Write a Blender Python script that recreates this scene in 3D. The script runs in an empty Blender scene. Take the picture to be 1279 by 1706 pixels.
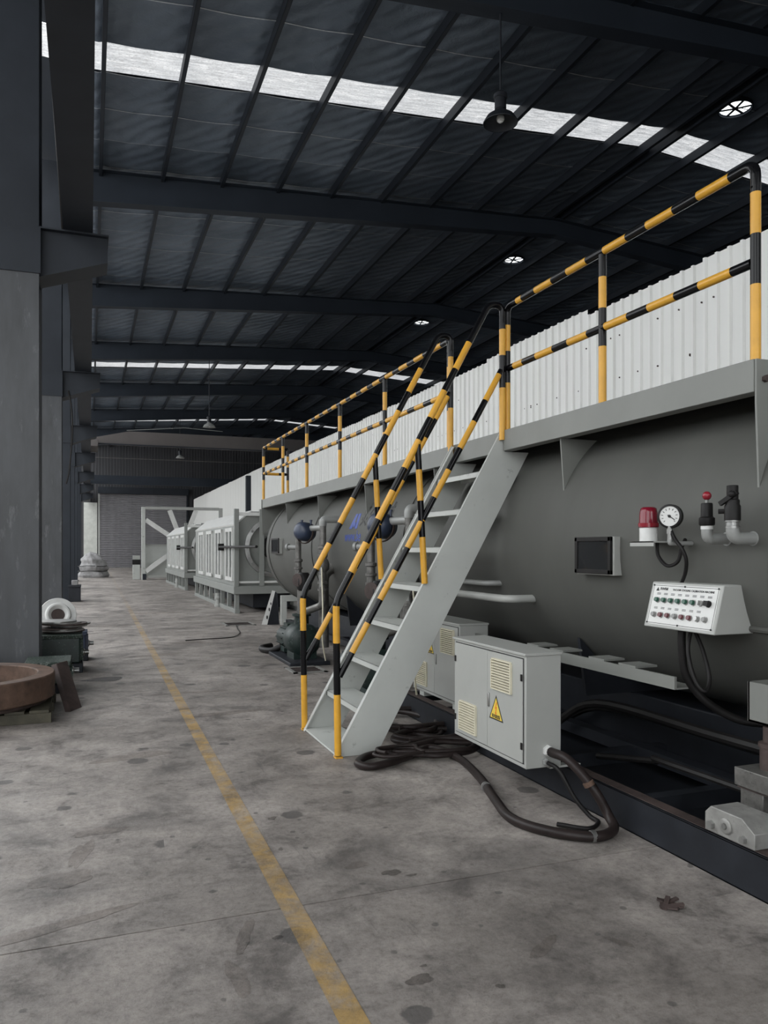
import bpy, math, random
from mathutils import Vector, Matrix
random.seed(7)
PI = math.pi
scene = bpy.context.scene
COL = scene.collection

# ---------------------------------------------------------------- camera, world, light, exposure
H = 1.55
cam_d = bpy.data.cameras.new('camera'); cam = bpy.data.objects.new('camera', cam_d); COL.objects.link(cam)
cam.location = (0, 0, H)
cam.rotation_euler = (PI/2, 0, -math.atan(490/1300.0))
cam_d.sensor_width = 36.0
cam_d.lens = 1300/1706.0*36.0
cam_d.shift_y = 61/1706.0
cam_d.clip_end = 300
scene.camera = cam
scene.view_settings.view_transform = 'Standard'
scene.view_settings.look = 'None'
scene.view_settings.gamma = 1.0
scene.view_settings.use_curve_mapping = False
scene.view_settings.exposure = 1.05
SKY = 1.5          # overcast daylight outside, reaches the hall through its open ends
SKYLIGHT = .50     # daylight through the translucent roof sheets
w = bpy.data.worlds.new('overcast'); scene.world = w; w.use_nodes = True
w.node_tree.nodes['Background'].inputs[0].default_value = (0.95, 0.98, 1.0, 1)
w.node_tree.nodes['Background'].inputs[1].default_value = SKY
try:
    scene.cycles.max_bounces = 8; scene.cycles.diffuse_bounces = 5; scene.cycles.use_denoising = True
    scene.cycles.sample_clamp_indirect = 4.0
except Exception: pass

# ---------------------------------------------------------------- materials
def srgb(r, g, b):
    f = lambda c: (c/255/12.92) if c/255 <= .04045 else ((c/255+.055)/1.055)**2.4
    return (f(r), f(g), f(b))
MATS = {}
class NT:
    def __init__(s, name):
        s.m = bpy.data.materials.new(name); s.m.use_nodes = True; s.t = s.m.node_tree; s.n = s.t.nodes
        s.b = s.n['Principled BSDF']; MATS[name] = s.m
    def add(s, typ, **kw):
        x = s.n.new(typ)
        for k, v in kw.items():
            if k in x.inputs.keys() if isinstance(k, str) and k[0].isupper() else False: x.inputs[k].default_value = v
            else: setattr(x, k, v)
        return x
    def link(s, a, b): s.t.links.new(a, b)
    def coords(s, scale=(1, 1, 1), world=False):
        src = s.add('ShaderNodeNewGeometry').outputs['Position'] if world else s.add('ShaderNodeTexCoord').outputs['Object']
        mp = s.add('ShaderNodeMapping'); mp.inputs['Scale'].default_value = scale; s.link(src, mp.inputs[0]); return mp.outputs[0]
    def noise(s, co, scale, detail=6, rough=.6, dist=0.0):
        x = s.add('ShaderNodeTexNoise'); x.inputs['Scale'].default_value = scale; x.inputs['Detail'].default_value = detail
        x.inputs['Roughness'].default_value = rough; x.inputs['Distortion'].default_value = dist; s.link(co, x.inputs['Vector']); return x.outputs['Fac']
    def ramp(s, fac, stops):
        x = s.add('ShaderNodeValToRGB'); e = x.color_ramp.elements
        while len(e) < len(stops): e.new(.5)
        for q, (p, c) in zip(e, stops): q.position = p; q.color = (*c, 1) if len(c) == 3 else c
        s.link(fac, x.inputs[0]); return x.outputs[0]
    def mix(s, fac, a, b, mode='MIX'):
        x = s.add('ShaderNodeMix', data_type='RGBA', blend_type=mode)
        for v, i in ((fac, 0), (a, 6), (b, 7)):
            if hasattr(v, 'links'): s.link(v, x.inputs[i])
            else: x.inputs[i].default_value = v if i == 0 else (*v, 1)
        return x.outputs[2]
    def bump(s, h, strength=.2, dist=.02):
        x = s.add('ShaderNodeBump'); x.inputs['Strength'].default_value = strength; x.inputs['Distance'].default_value = dist
        s.link(h, x.inputs['Height']); s.link(x.outputs[0], s.b.inputs['Normal'])
    def set(s, **kw):
        for k, v in kw.items():
            k = k.replace('_', ' ')
            i = s.b.inputs[k]
            if hasattr(v, 'links'): s.link(v, i)
            else: i.default_value = (*v, 1) if isinstance(v, tuple) else v
def k3(c, f): return tuple(min(1, x*f) for x in c)
def paint(name, c, rough=.45, metal=0.0, var=.12, scale=3.0, bump=.0, streak=False, dirt=0.0, dirtc=(.03, .028, .025), world=False):
    t = NT(name)
    co = t.coords((1, 1, .25) if streak else (1, 1, 1), world)
    n = t.noise(co, scale)
    col = t.ramp(n, [(.3, k3(c, 1-var)), (.7, k3(c, 1+var))])
    if dirt > 0:
        n2 = t.noise(co, scale*3.3, 8, .7)
        f = t.ramp(n2, [(.62-dirt*.3, (0, 0, 0)), (.78, (1, 1, 1))])
        col = t.mix(f, col, dirtc)
    t.set(Base_Color=col, Roughness=rough, Metallic=metal)
    if bump > 0: t.bump(t.noise(co, scale*12, 4), bump, .01)
    return t.m
WALKG = paint('walkway_grey_paint', (.20, .205, .19), .5, var=.07, scale=2.0)
GREYM = paint('spray_machine_grey', (.25, .26, .245), .5, var=.07, scale=2.0)
GREY = paint('grey_machine_paint', (.50, .515, .49), .5, var=.07, scale=2.0, dirt=.02)
TANKM = paint('tank_grey_paint', (.092, .093, .085), .55, .0, var=.12, scale=1.6, streak=True, bump=.03)
PALE = paint('pale_cabinet_paint', (.38, .385, .365), .42, var=.05, scale=3)
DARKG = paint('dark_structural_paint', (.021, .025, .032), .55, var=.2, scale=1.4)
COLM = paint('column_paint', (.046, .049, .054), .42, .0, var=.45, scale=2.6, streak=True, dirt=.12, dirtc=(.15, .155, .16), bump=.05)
ROOFST = paint('roof_steel_paint', (.022, .028, .038), .6, var=.15, scale=1.0)
PURL = paint('purlin_galvanised', (.018, .022, .029), .5, .1, var=.15, scale=2)
BLACKP = paint('black_rail_paint', (.005, .005, .006), .16, var=.2, scale=8)
YELP = paint('yellow_rail_paint', (.70, .36, .035), .35, var=.08, scale=9, dirt=.0)
YELW = paint('worn_yellow_rail_paint', (.70, .36, .035), .4, var=.1, scale=9, dirt=.25)
RUBBER = paint('black_rubber', (.012, .011, .011), .5, var=.3, scale=10)
HOSE = paint('brown_black_cable_sheath', (.022, .016, .015), .42, var=.35, scale=9)
STEEL = paint('bare_steel', (.36, .36, .35), .35, .8, var=.2, scale=8)
CAST = paint('cast_steel_block', (.30, .295, .28), .5, .3, var=.25, scale=9, dirt=.1, bump=.1)
PIPEG = paint('grey_pipe', (.30, .305, .295), .4, .1, var=.12, scale=6)
VALVEM = paint('dull_metal_valve', (.17, .165, .155), .42, .5, var=.35, scale=14, dirt=.15)
BASEF = paint('dark_base_frame_paint', (.018, .02, .025), .5, var=.3, scale=4)
RUST = paint('rusty_brown_steel', (.10, .06, .042), .75, var=.5, scale=6, dirt=.1, bump=.25)
RUSTD = paint('dark_rusty_steel', (.058, .04, .036), .7, var=.4, scale=8, bump=.2)
OLIVE = paint('olive_painted_wood', (.055, .05, .033), .7, var=.35, scale=7, dirt=.1, bump=.2)
GREEN = paint('dark_green_cast_paint', (.010, .022, .019), .45, var=.35, scale=9, dirt=.1, dirtc=(.25, .27, .25))
CHIP = paint('green_with_metal_chips', (.014, .03, .021), .6, var=.5, scale=22, dirt=.36, dirtc=(.42, .45, .42), bump=.6)
BLUEM = paint('dark_blue_housing', (.03, .042, .075), .35, var=.3, scale=9)
WHITEP = paint('white_plate', (.68, .68, .66), .4, var=.08, scale=6)
CREAM = paint('cream_plastic', (.66, .62, .48), .45, var=.06, scale=10)
REDP = paint('red_plastic', (.26, .018, .03), .2, var=.1, scale=10)
REDG = NT('red_lamp_dome'); REDG.set(Base_Color=(.27, .01, .03), Roughness=.12, Transmission_Weight=.35); REDG = REDG.m
DGLASS = NT('dark_sight_glass'); DGLASS.set(Base_Color=(.02, .021, .022), Roughness=.08); DGLASS = DGLASS.m
GLASS = NT('window_glass'); GLASS.set(Base_Color=(.12, .13, .125), Roughness=.06); GLASS = GLASS.m
INK = paint('black_ink', (.01, .01, .01), .6)
BLUEI = paint('blue_ink', (.02, .055, .30), .5)
ORANGE = paint('orange_ink', (.75, .16, .01), .5)
SIGNY = paint('sign_yellow', (.78, .58, .08), .4, var=.04)
BEIGEC = paint('crane_beige_paint', (.10, .088, .085), .6, var=.1, scale=1)
TARP = paint('grey_tarpaulin', (.27, .265, .265), .6, var=.35, scale=4, bump=.3)
DOORM = paint('roller_door_slat_paint', (.20, .195, .205), .55, var=.1, scale=2)
ENDW = paint('end_wall_sheet', (.05, .05, .055), .6, var=.35, scale=.7, streak=True)
WALLM = paint('white_corrugated_sheet', (.88, .88, .855), .5, var=.06, scale=.9, streak=True, dirt=.0)
GREENB = paint('green_button', (.01, .075, .045), .25, var=.2); REDB = paint('dark_red_button', (.13, .035, .04), .3, var=.2)
GREYB = paint('grey_button', (.25, .25, .24), .35)

def roof_material():
    t = NT('quilted_foil_insulation')
    co = t.coords((1, 1, 1), True)
    n = t.noise(co, .8, 5); c = t.ramp(n, [(.3, (.095, .122, .158)), (.7, (.175, .21, .26))])
    wv = t.add('ShaderNodeTexWave', wave_type='BANDS', bands_direction='DIAGONAL'); wv.inputs['Scale'].default_value = 1.3; wv.inputs['Distortion'].default_value = 3.5
    t.link(co, wv.inputs['Vector'])
    h = t.mix(.5, wv.outputs['Color'], t.noise(co, 4, 6, .65, 1.0))
    t.set(Base_Color=c, Roughness=.42, Metallic=.35); t.bump(h, .8, .04)
    return t.m
for q_ in (BLACKP, RUBBER, HOSE, BASEF, TANKM, DARKG, ROOFST, PURL): q_.node_tree.nodes['Principled BSDF'].inputs['Specular IOR Level'].default_value = .25
ROOFM = roof_material(); SEAM = paint('foil_seam_tape', (.52, .55, .58), .35, .3, var=.3, scale=6, world=True)
def skylight_material():
    t = NT('translucent_skylight_sheet')
    co = t.coords((1.0, 14, 1), True); n = t.noise(co, 2.5, 8, .75)
    co2 = t.coords((3, 9, 1), True); n2 = t.noise(co2, 9, 4, .8)
    col = t.ramp(n, [(.32, (.30, .31, .32)), (.50, (.62, .64, .66)), (.66, (1, 1, 1))])
    col = t.mix(t.ramp(n2, [(.36, (.0, .0, .0)), (.52, (1, 1, 1))]), (.22, .225, .23), col)
    t.set(Base_Color=(.5, .5, .5), Roughness=.5, Emission_Color=col, Emission_Strength=SKYLIGHT)
    return t.m
SKYM = skylight_material()
def concrete(name, yellow=False, dark=1.0):
    t = NT(name)
    co = t.coords((1, 1, 1), True); cos = t.coords((.55, 1.6, 1), True)
    base = t.ramp(t.noise(co, .6, 8, .62, .4), [(.30, (.175, .157, .143)), (.5, (.31, .281, .26)), (.68, (.425, .388, .36))])
    mid = t.ramp(t.noise(co, 2.6, 10, .74, .35), [(.36, (.36, .35, .345)), (.46, (.80, .79, .785)), (.54, (1.02, 1.01, 1.0)), (.66, (1.25, 1.24, 1.22))])
    c = t.mix(.85, base, mid, 'MULTIPLY')
    fine = t.ramp(t.noise(co, 26, 9, .85), [(.36, (.55, .54, .53)), (.5, (.97, .97, .97)), (.62, (1.14, 1.14, 1.14))])
    c = t.mix(.85, c, fine, 'MULTIPLY')
    for sc_, r_ in (((9, .7, 1), .4), ((.6, 7, 1), 2.1)):    # scuffs and drag marks
        cs_ = t.coords(sc_, True); sn = t.ramp(t.noise(cs_, 1.6, 7, .8, .25), [(.60, (0, 0, 0)), (.70, (.6, .6, .6))])
        c = t.mix(sn, c, (.085, .08, .077))
    v = t.add('ShaderNodeTexVoronoi'); v.inputs['Scale'].default_value = 2.6; v.inputs['Randomness'].default_value = 1
    t.link(co, v.inputs['Vector']); dn = t.noise(co, 16, 4)
    ad = t.add('ShaderNodeMath', operation='MULTIPLY_ADD'); t.link(dn, ad.inputs[0]); ad.inputs[1].default_value = .14; t.link(v.outputs['Distance'], ad.inputs[2])
    sp_ = t.add('ShaderNodeSeparateColor'); t.link(v.outputs['Color'], sp_.inputs[0])
    a2 = t.add('ShaderNodeMath', operation='MULTIPLY_ADD'); t.link(sp_.outputs[0], a2.inputs[0]); a2.inputs[1].default_value = -.29; t.link(ad.outputs[0], a2.inputs[2])
    c = t.mix(t.mix(.75, (0, 0, 0), t.ramp(a2.outputs[0], [(.0, (1, 1, 1)), (.03, (0, 0, 0))])), c, (.065, .06, .058))
    v2 = t.add('ShaderNodeTexVoronoi'); v2.inputs['Scale'].default_value = 6.0
    t.link(co, v2.inputs['Vector'])
    ad2 = t.add('ShaderNodeMath', operation='MULTIPLY_ADD'); t.link(dn, ad2.inputs[0]); ad2.inputs[1].default_value = .2; t.link(v2.outputs['Distance'], ad2.inputs[2])
    c = t.mix(t.mix(.6, (0, 0, 0), t.ramp(ad2.outputs[0], [(.17, (1, 1, 1)), (.20, (0, 0, 0))])), c, (.06, .056, .054))
    pat = t.ramp(t.noise(co, .9, 5, .55, 1.4), [(.55, (0, 0, 0)), (.66, (.9, .9, .9))])
    c = t.mix(pat, c, t.mix(.5, c, (.075, .068, .064)))
    if yellow:
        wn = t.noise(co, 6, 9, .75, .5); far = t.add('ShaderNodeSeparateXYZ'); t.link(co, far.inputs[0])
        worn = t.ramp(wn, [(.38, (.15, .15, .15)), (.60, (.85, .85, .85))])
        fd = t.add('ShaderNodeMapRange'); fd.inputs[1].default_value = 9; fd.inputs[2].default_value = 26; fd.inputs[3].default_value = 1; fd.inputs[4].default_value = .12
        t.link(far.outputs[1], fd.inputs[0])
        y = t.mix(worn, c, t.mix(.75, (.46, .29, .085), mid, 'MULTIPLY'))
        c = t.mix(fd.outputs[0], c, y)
    if dark < 1: c = t.mix(1.0, c, (dark, dark*.97, dark*.95), 'MULTIPLY')
    rr = t.ramp(t.noise(co, 2.2, 6), [(.3, (.42, .42, .42)), (.7, (.72, .72, .72))])
    t.set(Base_Color=c, Roughness=rr)
    t.bump(t.noise(co, 18, 10, .8), .5, .012)
    return t.m
CONC = concrete('stained_concrete'); LINEM = concrete('worn_yellow_floor_paint', True); STAINM = concrete('oil_soaked_concrete', False, .5); DAMPM = concrete('damp_concrete', False, .76)
GAUGE = WHITEP

JOINT = paint('dark_floor_joint', (.15, .14, .133), .9)
# ---------------------------------------------------------------- mesh builder
class MB:
    def __init__(s): s.v = []; s.f = []; s.m = []; s.s = []
    def face(s, idx, mi=0, sm=False): s.f.append(idx); s.m.append(mi); s.s.append(sm)
    def box(s, a, b, mi=0):
        x0, y0, z0 = (min(a[i], b[i]) for i in range(3)); x1, y1, z1 = (max(a[i], b[i]) for i in range(3))
        n = len(s.v)
        s.v += [(x0,y0,z0),(x1,y0,z0),(x1,y1,z0),(x0,y1,z0),(x0,y0,z1),(x1,y0,z1),(x1,y1,z1),(x0,y1,z1)]
        for q in ((3,2,1,0),(4,5,6,7),(0,1,5,4),(1,2,6,5),(2,3,7,6),(3,0,4,7)): s.face([n+i for i in q], mi)
        return s
    def bar(s, p0, p1, w, h, mi=0, up=(0, 0, 1)):   # rectangular bar from p0 to p1
        p0 = Vector(p0); p1 = Vector(p1); d = (p1-p0).normalized(); up = Vector(up)
        if abs(d.dot(up)) > .99: up = Vector((0, 1, 0))
        r = d.cross(up).normalized(); u = r.cross(d).normalized(); n = len(s.v)
        for p in (p0, p1):
            for a, b in ((-1,-1),(1,-1),(1,1),(-1,1)): s.v.append(tuple(p + r*(a*w/2) + u*(b*h/2)))
        for q in ((3,2,1,0),(4,5,6,7),(0,1,5,4),(1,2,6,5),(2,3,7,6),(3,0,4,7)): s.face([n+i for i in q], mi)
        return s
    def prism(s, pts, ext, mi=0):   # planar polygon extruded by ext
        n = len(s.v); k = len(pts); e = Vector(ext)
        s.v += [tuple(p) for p in pts] + [tuple(Vector(p)+e) for p in pts]
        s.face([n+i for i in range(k)][::-1], mi); s.face([n+k+i for i in range(k)], mi)
        for i in range(k): j = (i+1) % k; s.face([n+i, n+j, n+k+j, n+k+i], mi)
        return s
    def lathe(s, prof, org, axis=(0, 0, 1), n=24, mi=0, sm=True, cap=True):  # prof [(r, h)]
        ax = Vector(axis).normalized(); t = Vector((1, 0, 0)) if abs(ax.x) < .9 else Vector((0, 1, 0))
        a = ax.cross(t).normalized(); b = ax.cross(a); o = Vector(org); base = len(s.v)
        for r, h in prof:
            for i in range(n):
                c = 2*PI*i/n; s.v.append(tuple(o + ax*h + a*(r*math.cos(c)) + b*(r*math.sin(c))))
        for k in range(len(prof)-1):
            for i in range(n):
                j = (i+1) % n; s.face([base+k*n+i, base+k*n+j, base+(k+1)*n+j, base+(k+1)*n+i], mi if isinstance(mi, int) else mi[k], sm)
        if cap:
            s.face([base+i for i in range(n)][::-1], mi if isinstance(mi, int) else mi[0])
            s.face([base+(len(prof)-1)*n+i for i in range(n)], mi if isinstance(mi, int) else mi[-1])
        return s
    def cyl(s, p0, p1, r, n=16, mi=0, r2=None):
        p0 = Vector(p0); p1 = Vector(p1); L = (p1-p0).length
        return s.lathe([(r, 0), (r if r2 is None else r2, L)], p0, p1-p0, n, mi)
    def tube(s, pts, r, n=10, mi=0, bounds=None, cap=True):   # bounds: stripe ends along the length, materials alternate 0/1
        pts = [Vector(p) for p in pts]; P = [(0.0, pts[0])]; L = 0
        for a, b in zip(pts, pts[1:]): L += (b-a).length; P.append((L, b))
        if bounds:
            extra = []
            for q in bounds:
                if 0 < q < L:
                    for (s0, a), (s1, b) in zip(P, P[1:]):
                        if s0 < q < s1-1e-6: extra.append((q, a.lerp(b, (q-s0)/(s1-s0)))); break
            P = sorted(P+extra, key=lambda z: z[0])
        Q = [p for _, p in P]; S = [x for x, _ in P]; base = len(s.v)
        tang = []
        for i in range(len(Q)):
            d = Vector((0, 0, 0))
            if i > 0: d += (Q[i]-Q[i-1]).normalized()
            if i < len(Q)-1: d += (Q[i+1]-Q[i]).normalized()
            tang.append(d.normalized())
        ref = Vector((0, 0, 1)) if abs(tang[0].z) < .9 else Vector((1, 0, 0))
        a = tang[0].cross(ref).normalized()
        for i, p in enumerate(Q):
            a = (a - tang[i]*a.dot(tang[i])).normalized(); b = tang[i].cross(a)
            for k in range(n):
                c = 2*PI*k/n; s.v.append(tuple(p + a*(r*math.cos(c)) + b*(r*math.sin(c))))
        for i in range(len(Q)-1):
            mm = mi
            if bounds:
                mid = (S[i]+S[i+1])/2; mm = sum(1 for q in bounds if q <= mid) % 2
            for k in range(n):
                j = (k+1) % n; s.face([base+i*n+k, base+i*n+j, base+(i+1)*n+j, base+(i+1)*n+k], mm, True)
        if cap:
            s.face([base+k for k in range(n)][::-1], mi); s.face([base+(len(Q)-1)*n+k for k in range(n)], mi)
        return s
    def ball(s, c, r, n=14, mi=0, sq=(1, 1, 1)):
        k = n//2; prof = [(max(1e-4, r*math.sin(PI*i/k)), -r*math.cos(PI*i/k)) for i in range(k+1)]
        st = len(s.v); s.lathe(prof, (0, 0, 0), (0, 0, 1), n, mi, True, False)
        for i in range(st, len(s.v)): x, y, z = s.v[i]; s.v[i] = (c[0]+x*sq[0], c[1]+y*sq[1], c[2]+z*sq[2])
        return s
    def build(s, name, mats, parent=None, bevel=0, org=None):
        me = bpy.data.meshes.new(name)
        o = bpy.data.objects.new(name, me); COL.objects.link(o)
        if parent is not None: off = ORG[parent.name]; o.parent = parent; ORG[o.name] = off
        else:
            off = Vector(org) if org else Vector((0, 0, 0)); o.location = off; ORG[o.name] = off
        me.from_pydata([(x-off.x, y-off.y, z-off.z) for x, y, z in s.v], [], s.f)
        if not isinstance(mats, (list, tuple)): mats = [mats]
        for q in mats: me.materials.append(q)
        me.polygons.foreach_set('material_index', s.m); me.polygons.foreach_set('use_smooth', s.s)
        me.update(); me.set_sharp_from_angle(angle=.75)
        if bevel:
            b = o.modifiers.new('edge', 'BEVEL'); b.width = bevel; b.segments = 2; b.limit_method = 'ANGLE'; b.angle_limit = .6
        return o
ORG = {}
def tag(o, label=None, cat=None, group=None, kind=None):
    for k, v in (('label', label), ('category', cat), ('group', group), ('kind', kind)):
        if v: o[k] = v
    return o
def thing(name, loc, label, cat, group=None, kind=None):
    o = bpy.data.objects.new(name, None); COL.objects.link(o); o.location = loc; ORG[o.name] = Vector(loc); o.empty_display_size = .1
    return tag(o, label, cat, group, kind)
def kids(o): return [c for c in bpy.data.objects if c.parent == o]
def dup(root, loc=None, rz=None, label=None, group=None, scale=None):
    def cp(o, par):
        c = o.copy(); COL.objects.link(c)
        if par is not None: c.parent = par
        for ch in CH.get(o.name, []): cp(ch, c)
        return c
    CH = {}
    for o in bpy.data.objects:
        if o.parent: CH.setdefault(o.parent.name, []).append(o)
    r = cp(root, None)
    if loc is not None: r.location = loc
    if rz is not None: r.rotation_euler = (0, 0, rz)
    if scale: r.scale = scale
    if label: r['label'] = label
    if group: r['group'] = group
    return r
def inst(src, parent, loc=None, scale=None, rot=None):   # a further piece sharing the mesh of src
    c = src.copy(); COL.objects.link(c); c.parent = parent
    if loc is not None: c.location = loc
    if scale: c.scale = scale
    if rot: c.rotation_euler = rot
    return c
def fillet(pts, r, n=5):
    pts = [Vector(p) for p in pts]; out = [pts[0]]
    for a, b, c in zip(pts, pts[1:], pts[2:]):
        d0 = (a-b); d1 = (c-b); k = min(r, d0.length*.49, d1.length*.49)
        p0 = b+d0.normalized()*k; p1 = b+d1.normalized()*k
        for i in range(n+1):
            t = i/n; out.append(p0*(1-t)**2 + b*(2*t*(1-t)) + p1*t*t)
    out.append(pts[-1]); return out
def spline(pts, n=8):
    P = [Vector(p) for p in pts]; P = [P[0]*2-P[1]] + P + [P[-1]*2-P[-2]]; out = []
    for i in range(1, len(P)-2):
        a, b, c, d = P[i-1:i+3]
        for k in range(n):
            t = k/n; out.append(.5*((2*b) + (c-a)*t + (2*a-5*b+4*c-d)*t*t + (3*b-a-3*c+d)*t**3))
    out.append(P[-2]); return out
def text(name, body, size, mat, parent, origin, right, up, align='CENTER', ext=.0004, warp=None, bold=0.0):
    cu = bpy.data.curves.new(name, 'FONT'); cu.body = body; cu.size = size; cu.align_x = align; cu.align_y = 'CENTER'; cu.extrude = ext; cu.offset = bold; cu.resolution_u = 3
    tmp = bpy.data.objects.new(name+'_curve', cu); COL.objects.link(tmp)
    dg = bpy.context.evaluated_depsgraph_get(); me = bpy.data.meshes.new_from_object(tmp.evaluated_get(dg))
    bpy.data.objects.remove(tmp)
    o = bpy.data.objects.new(name, me); COL.objects.link(o); o.parent = parent; off = ORG[parent.name]; ORG[o.name] = off
    R = Vector(right).normalized(); U = Vector(up).normalized(); N = R.cross(U); O = Vector(origin)
    for v in me.vertices:
        p = O + R*v.co.x + U*v.co.y + N*v.co.z
        if warp: p = warp(p, v.co.z)
        v.co = p - off
    me.materials.clear(); me.materials.append(mat)
    return o

# ================================================================ SETTING
YA, YB = -10.0, 66.0
XR = 11.6; XE = 23.2
def zr(x):
    x = abs(x) if x < 0 else x
    return 9.75 + .066*x if x <= XR else 9.75 + .066*(2*XR-x)
FR = [-5.4, 2.35, 10.1, 17.85, 25.5, 32.6, 40.6, 48.4, 56.2]          # portal frames

# floor slabs with open joints
m = MB().box((-10, YA-15, -.30), (XE, YB+1, -.006)); floor = m.build('floor', JOINT)
tag(floor, 'stained grey concrete factory floor with joints', 'floor', kind='structure')
ys = [YA-15, YA-8, -2.9, 3.3, 9.32, 9.62, 15.7, 21.9, 28.1, 34.3, 40.5, 46.7, 52.9, 59.1, YB]
for y0, y1 in zip(ys, ys[1:]):
    for x0, x1 in ((-10, -1.2), (-1.2, 5.2), (5.2, 14), (14, XE)):
        MB().box((x0+.003, y0+.004, -.02), (x1-.003, y1-.004, 0)).build('slab', CONC, floor)
mk = MB()
for i in range(40):
    y0 = -3+i*1.5; y1 = y0+1.5
    xa = .79+.0078*y0; xb = .79+.0078*y1; n = len(mk.v)
    j = [random.uniform(-.006, .006) for _ in range(2)]
    mk.v += [(xa-.048, y0, .0025), (xa+.048, y0, .0025), (xb+.048, y1, .0025), (xb-.048, y1, .0025)]
    mk.face([n, n+1, n+2, n+3])
line = mk.build('floor_marking', LINEM); tag(line, 'worn yellow painted line along the concrete floor', 'floor line', kind='structure')
m = MB(); pp = [(-.0+.02*math.sin(a*3)+.24*math.cos(a)+.12, 9.82+.14*math.sin(a)+.06*math.sin(2*a), .002) for a in [2*PI*i/28 for i in range(28)]]
m.v += pp; m.face(list(range(28)))
PUD = NT('oily_puddle'); PUD.set(Base_Color=(.19, .18, .172), Roughness=.12); 
pud = m.build('puddle', PUD.m); tag(pud, 'thin grey puddle on the floor beside the green motors', 'puddle')

rs = random.Random(21)
def stain(x, y, rx, ry, rot, m_, wob=.18):
    n = 26; ph = [rs.uniform(0, 6.28) for _ in range(4)]; mb = MB()
    for i in range(n):
        a = 2*PI*i/n; k = 1+wob*(math.sin(2*a+ph[0])+.6*math.sin(3*a+ph[1])+.5*math.sin(5*a+ph[2])+.3*math.sin(8*a+ph[3]))
        u, v_ = rx*k*math.cos(a), ry*k*math.sin(a); mb.v.append((x+u*math.cos(rot)-v_*math.sin(rot), y+u*math.sin(rot)+v_*math.cos(rot), .0012))
    mb.face(list(range(n))); return mb.build('stain', m_, floor)
for x, y, rx, ry, r_, m_ in ((1.11, 2.58, .045, .035, 0, STAINM), (1.16, 2.66, .012, .010, 0, STAINM), (1.36, 2.44, .016, .014, 0, STAINM), (1.35, 3.48, .05, .03, .3, STAINM), (1.43, 3.42, .022, .014, 0, STAINM), (1.22, 3.62, .07, .03, .1, DAMPM),
        (-.12, 3.95, .13, .10, .5, DAMPM), (-.04, 4.25, .04, .20, -.2, DAMPM), (.05, 4.55, .13, .06, .2, DAMPM), (-.20, 3.45, .34, .05, .25, DAMPM), (.50, 2.82, .04, .11, .1, DAMPM), (.58, 3.12, .03, .12, -.35, DAMPM), (.70, 3.06, .02, .015, 0, STAINM), (.98, 4.42, .028, .022, 0, STAINM), (.92, 3.95, .012, .02, -.5, STAINM),
        (1.65, 2.62, .10, .03, .5, DAMPM), (1.95, 2.55, .02, .06, .4, DAMPM), (.30, 6.1, .25, .10, .2, DAMPM), (1.2, 7.4, .3, .09, .1, DAMPM), (1.0, 8.6, .35, .07, 0, DAMPM), (.9, 11.8, .35, .12, .1, DAMPM), (1.5, 13.2, .4, .14, 0, DAMPM), (.4, 16.6, .5, .2, .1, DAMPM), (1.4, 19.5, .7, .25, 0, DAMPM)):
    stain(x, y, rx, ry, r_, m_)
# ceiling: metal deck with strips left open for the skylights
STR = [(-7.2, -6.35), (13.4, 14.25), (36.5, 37.6), (53.1, 53.9)]
ints = []; last = YA
for a, b in STR: ints.append((last, a)); last = b
ints.append((last, YB))
m = MB()
for y0, y1 in ints:
    for xa, xb in ((-5 if y1 < 14 else -1.2, 0), (0, XR), (XR, XE)):  # unseen near eave added to shade upper columns and cut steep skylight
        za, zb = zr(xa)+.05, zr(xb)+.05
        m.prism([(xa, y0, za), (xb, y0, zb), (xb, y0, zb+.05), (xa, y0, za+.05)], (0, y1-y0, 0))
ceil = m.build('ceiling', ROOFST); tag(ceil, 'dark pitched factory roof over insulation and purlins', 'ceiling', kind='structure')
PX = [.22+1.29*i for i in range(9)] + [11.45]
PXR = [2*XR-x for x in PX[::-1]]
def roll_mesh(xs, x0, x1):
    mb = MB(); cols = []
    edges = [x0]+list(xs)+[x1]
    for a, b in zip(edges, edges[1:]):
        for k in range(5):
            t = k/5; cols.append((a+(b-a)*t, -.02*math.sin(PI*t)-.006*random.random()*math.sin(PI*t)))
    cols.append((x1, 0)); rows = [(0, -.012), (.018, -.012), (.03, .0), (.5, -.008), (.98, .0), (1, -.012)]
    for (ty, dz) in rows:
        for x, s in cols: mb.v.append((x, ty, zr(x)+s+dz))
    w_ = len(cols)
    for r in range(len(rows)-1):
        for c in range(w_-1): mb.face([r*w_+c, (r+1)*w_+c, (r+1)*w_+c+1, r*w_+c+1], 1 if r == 0 else 0, r > 0)
    return mb
src = [roll_mesh(PX, 0, XR).build('insulation_roll', [ROOFM, SEAM], ceil), roll_mesh(PXR, XR, XE).build('insulation_roll', [ROOFM, SEAM], ceil)]
first = [True, True]
for y0, y1 in ints:
    n = max(1, round((y1-y0)/1.2)); st = (y1-y0)/n
    for i in range(n):
        for s_ in (0, 1):
            o = src[s_] if first[s_] else inst(src[s_], ceil)
            first[s_] = False; o.location = (0, y0+i*st, -.004*(i % 2)); o.scale = (1, st, 1)
base = None
for a, b in STR:
    for seq in ([-1.2, 0], [0]+PX+[XR], [XR]+PXR+[XE]):
        for xa, xb in zip(seq, seq[1:]):
            if xb-xa < .12: continue
            mb = MB(); N = 6; n0 = 0
            for j in range(N*2+1):
                yy = a-.03+(b-a+.06)*j/(N*2); dz = .03 if j % 2 else 0
                for x in (xa, xb): mb.v.append((x, yy, zr(x)+.022+dz))
            for j in range(N*2): mb.face([2*j, 2*j+1, 2*j+3, 2*j+2])
            mb.build('skylight_panel', SKYM, ceil)
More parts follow.
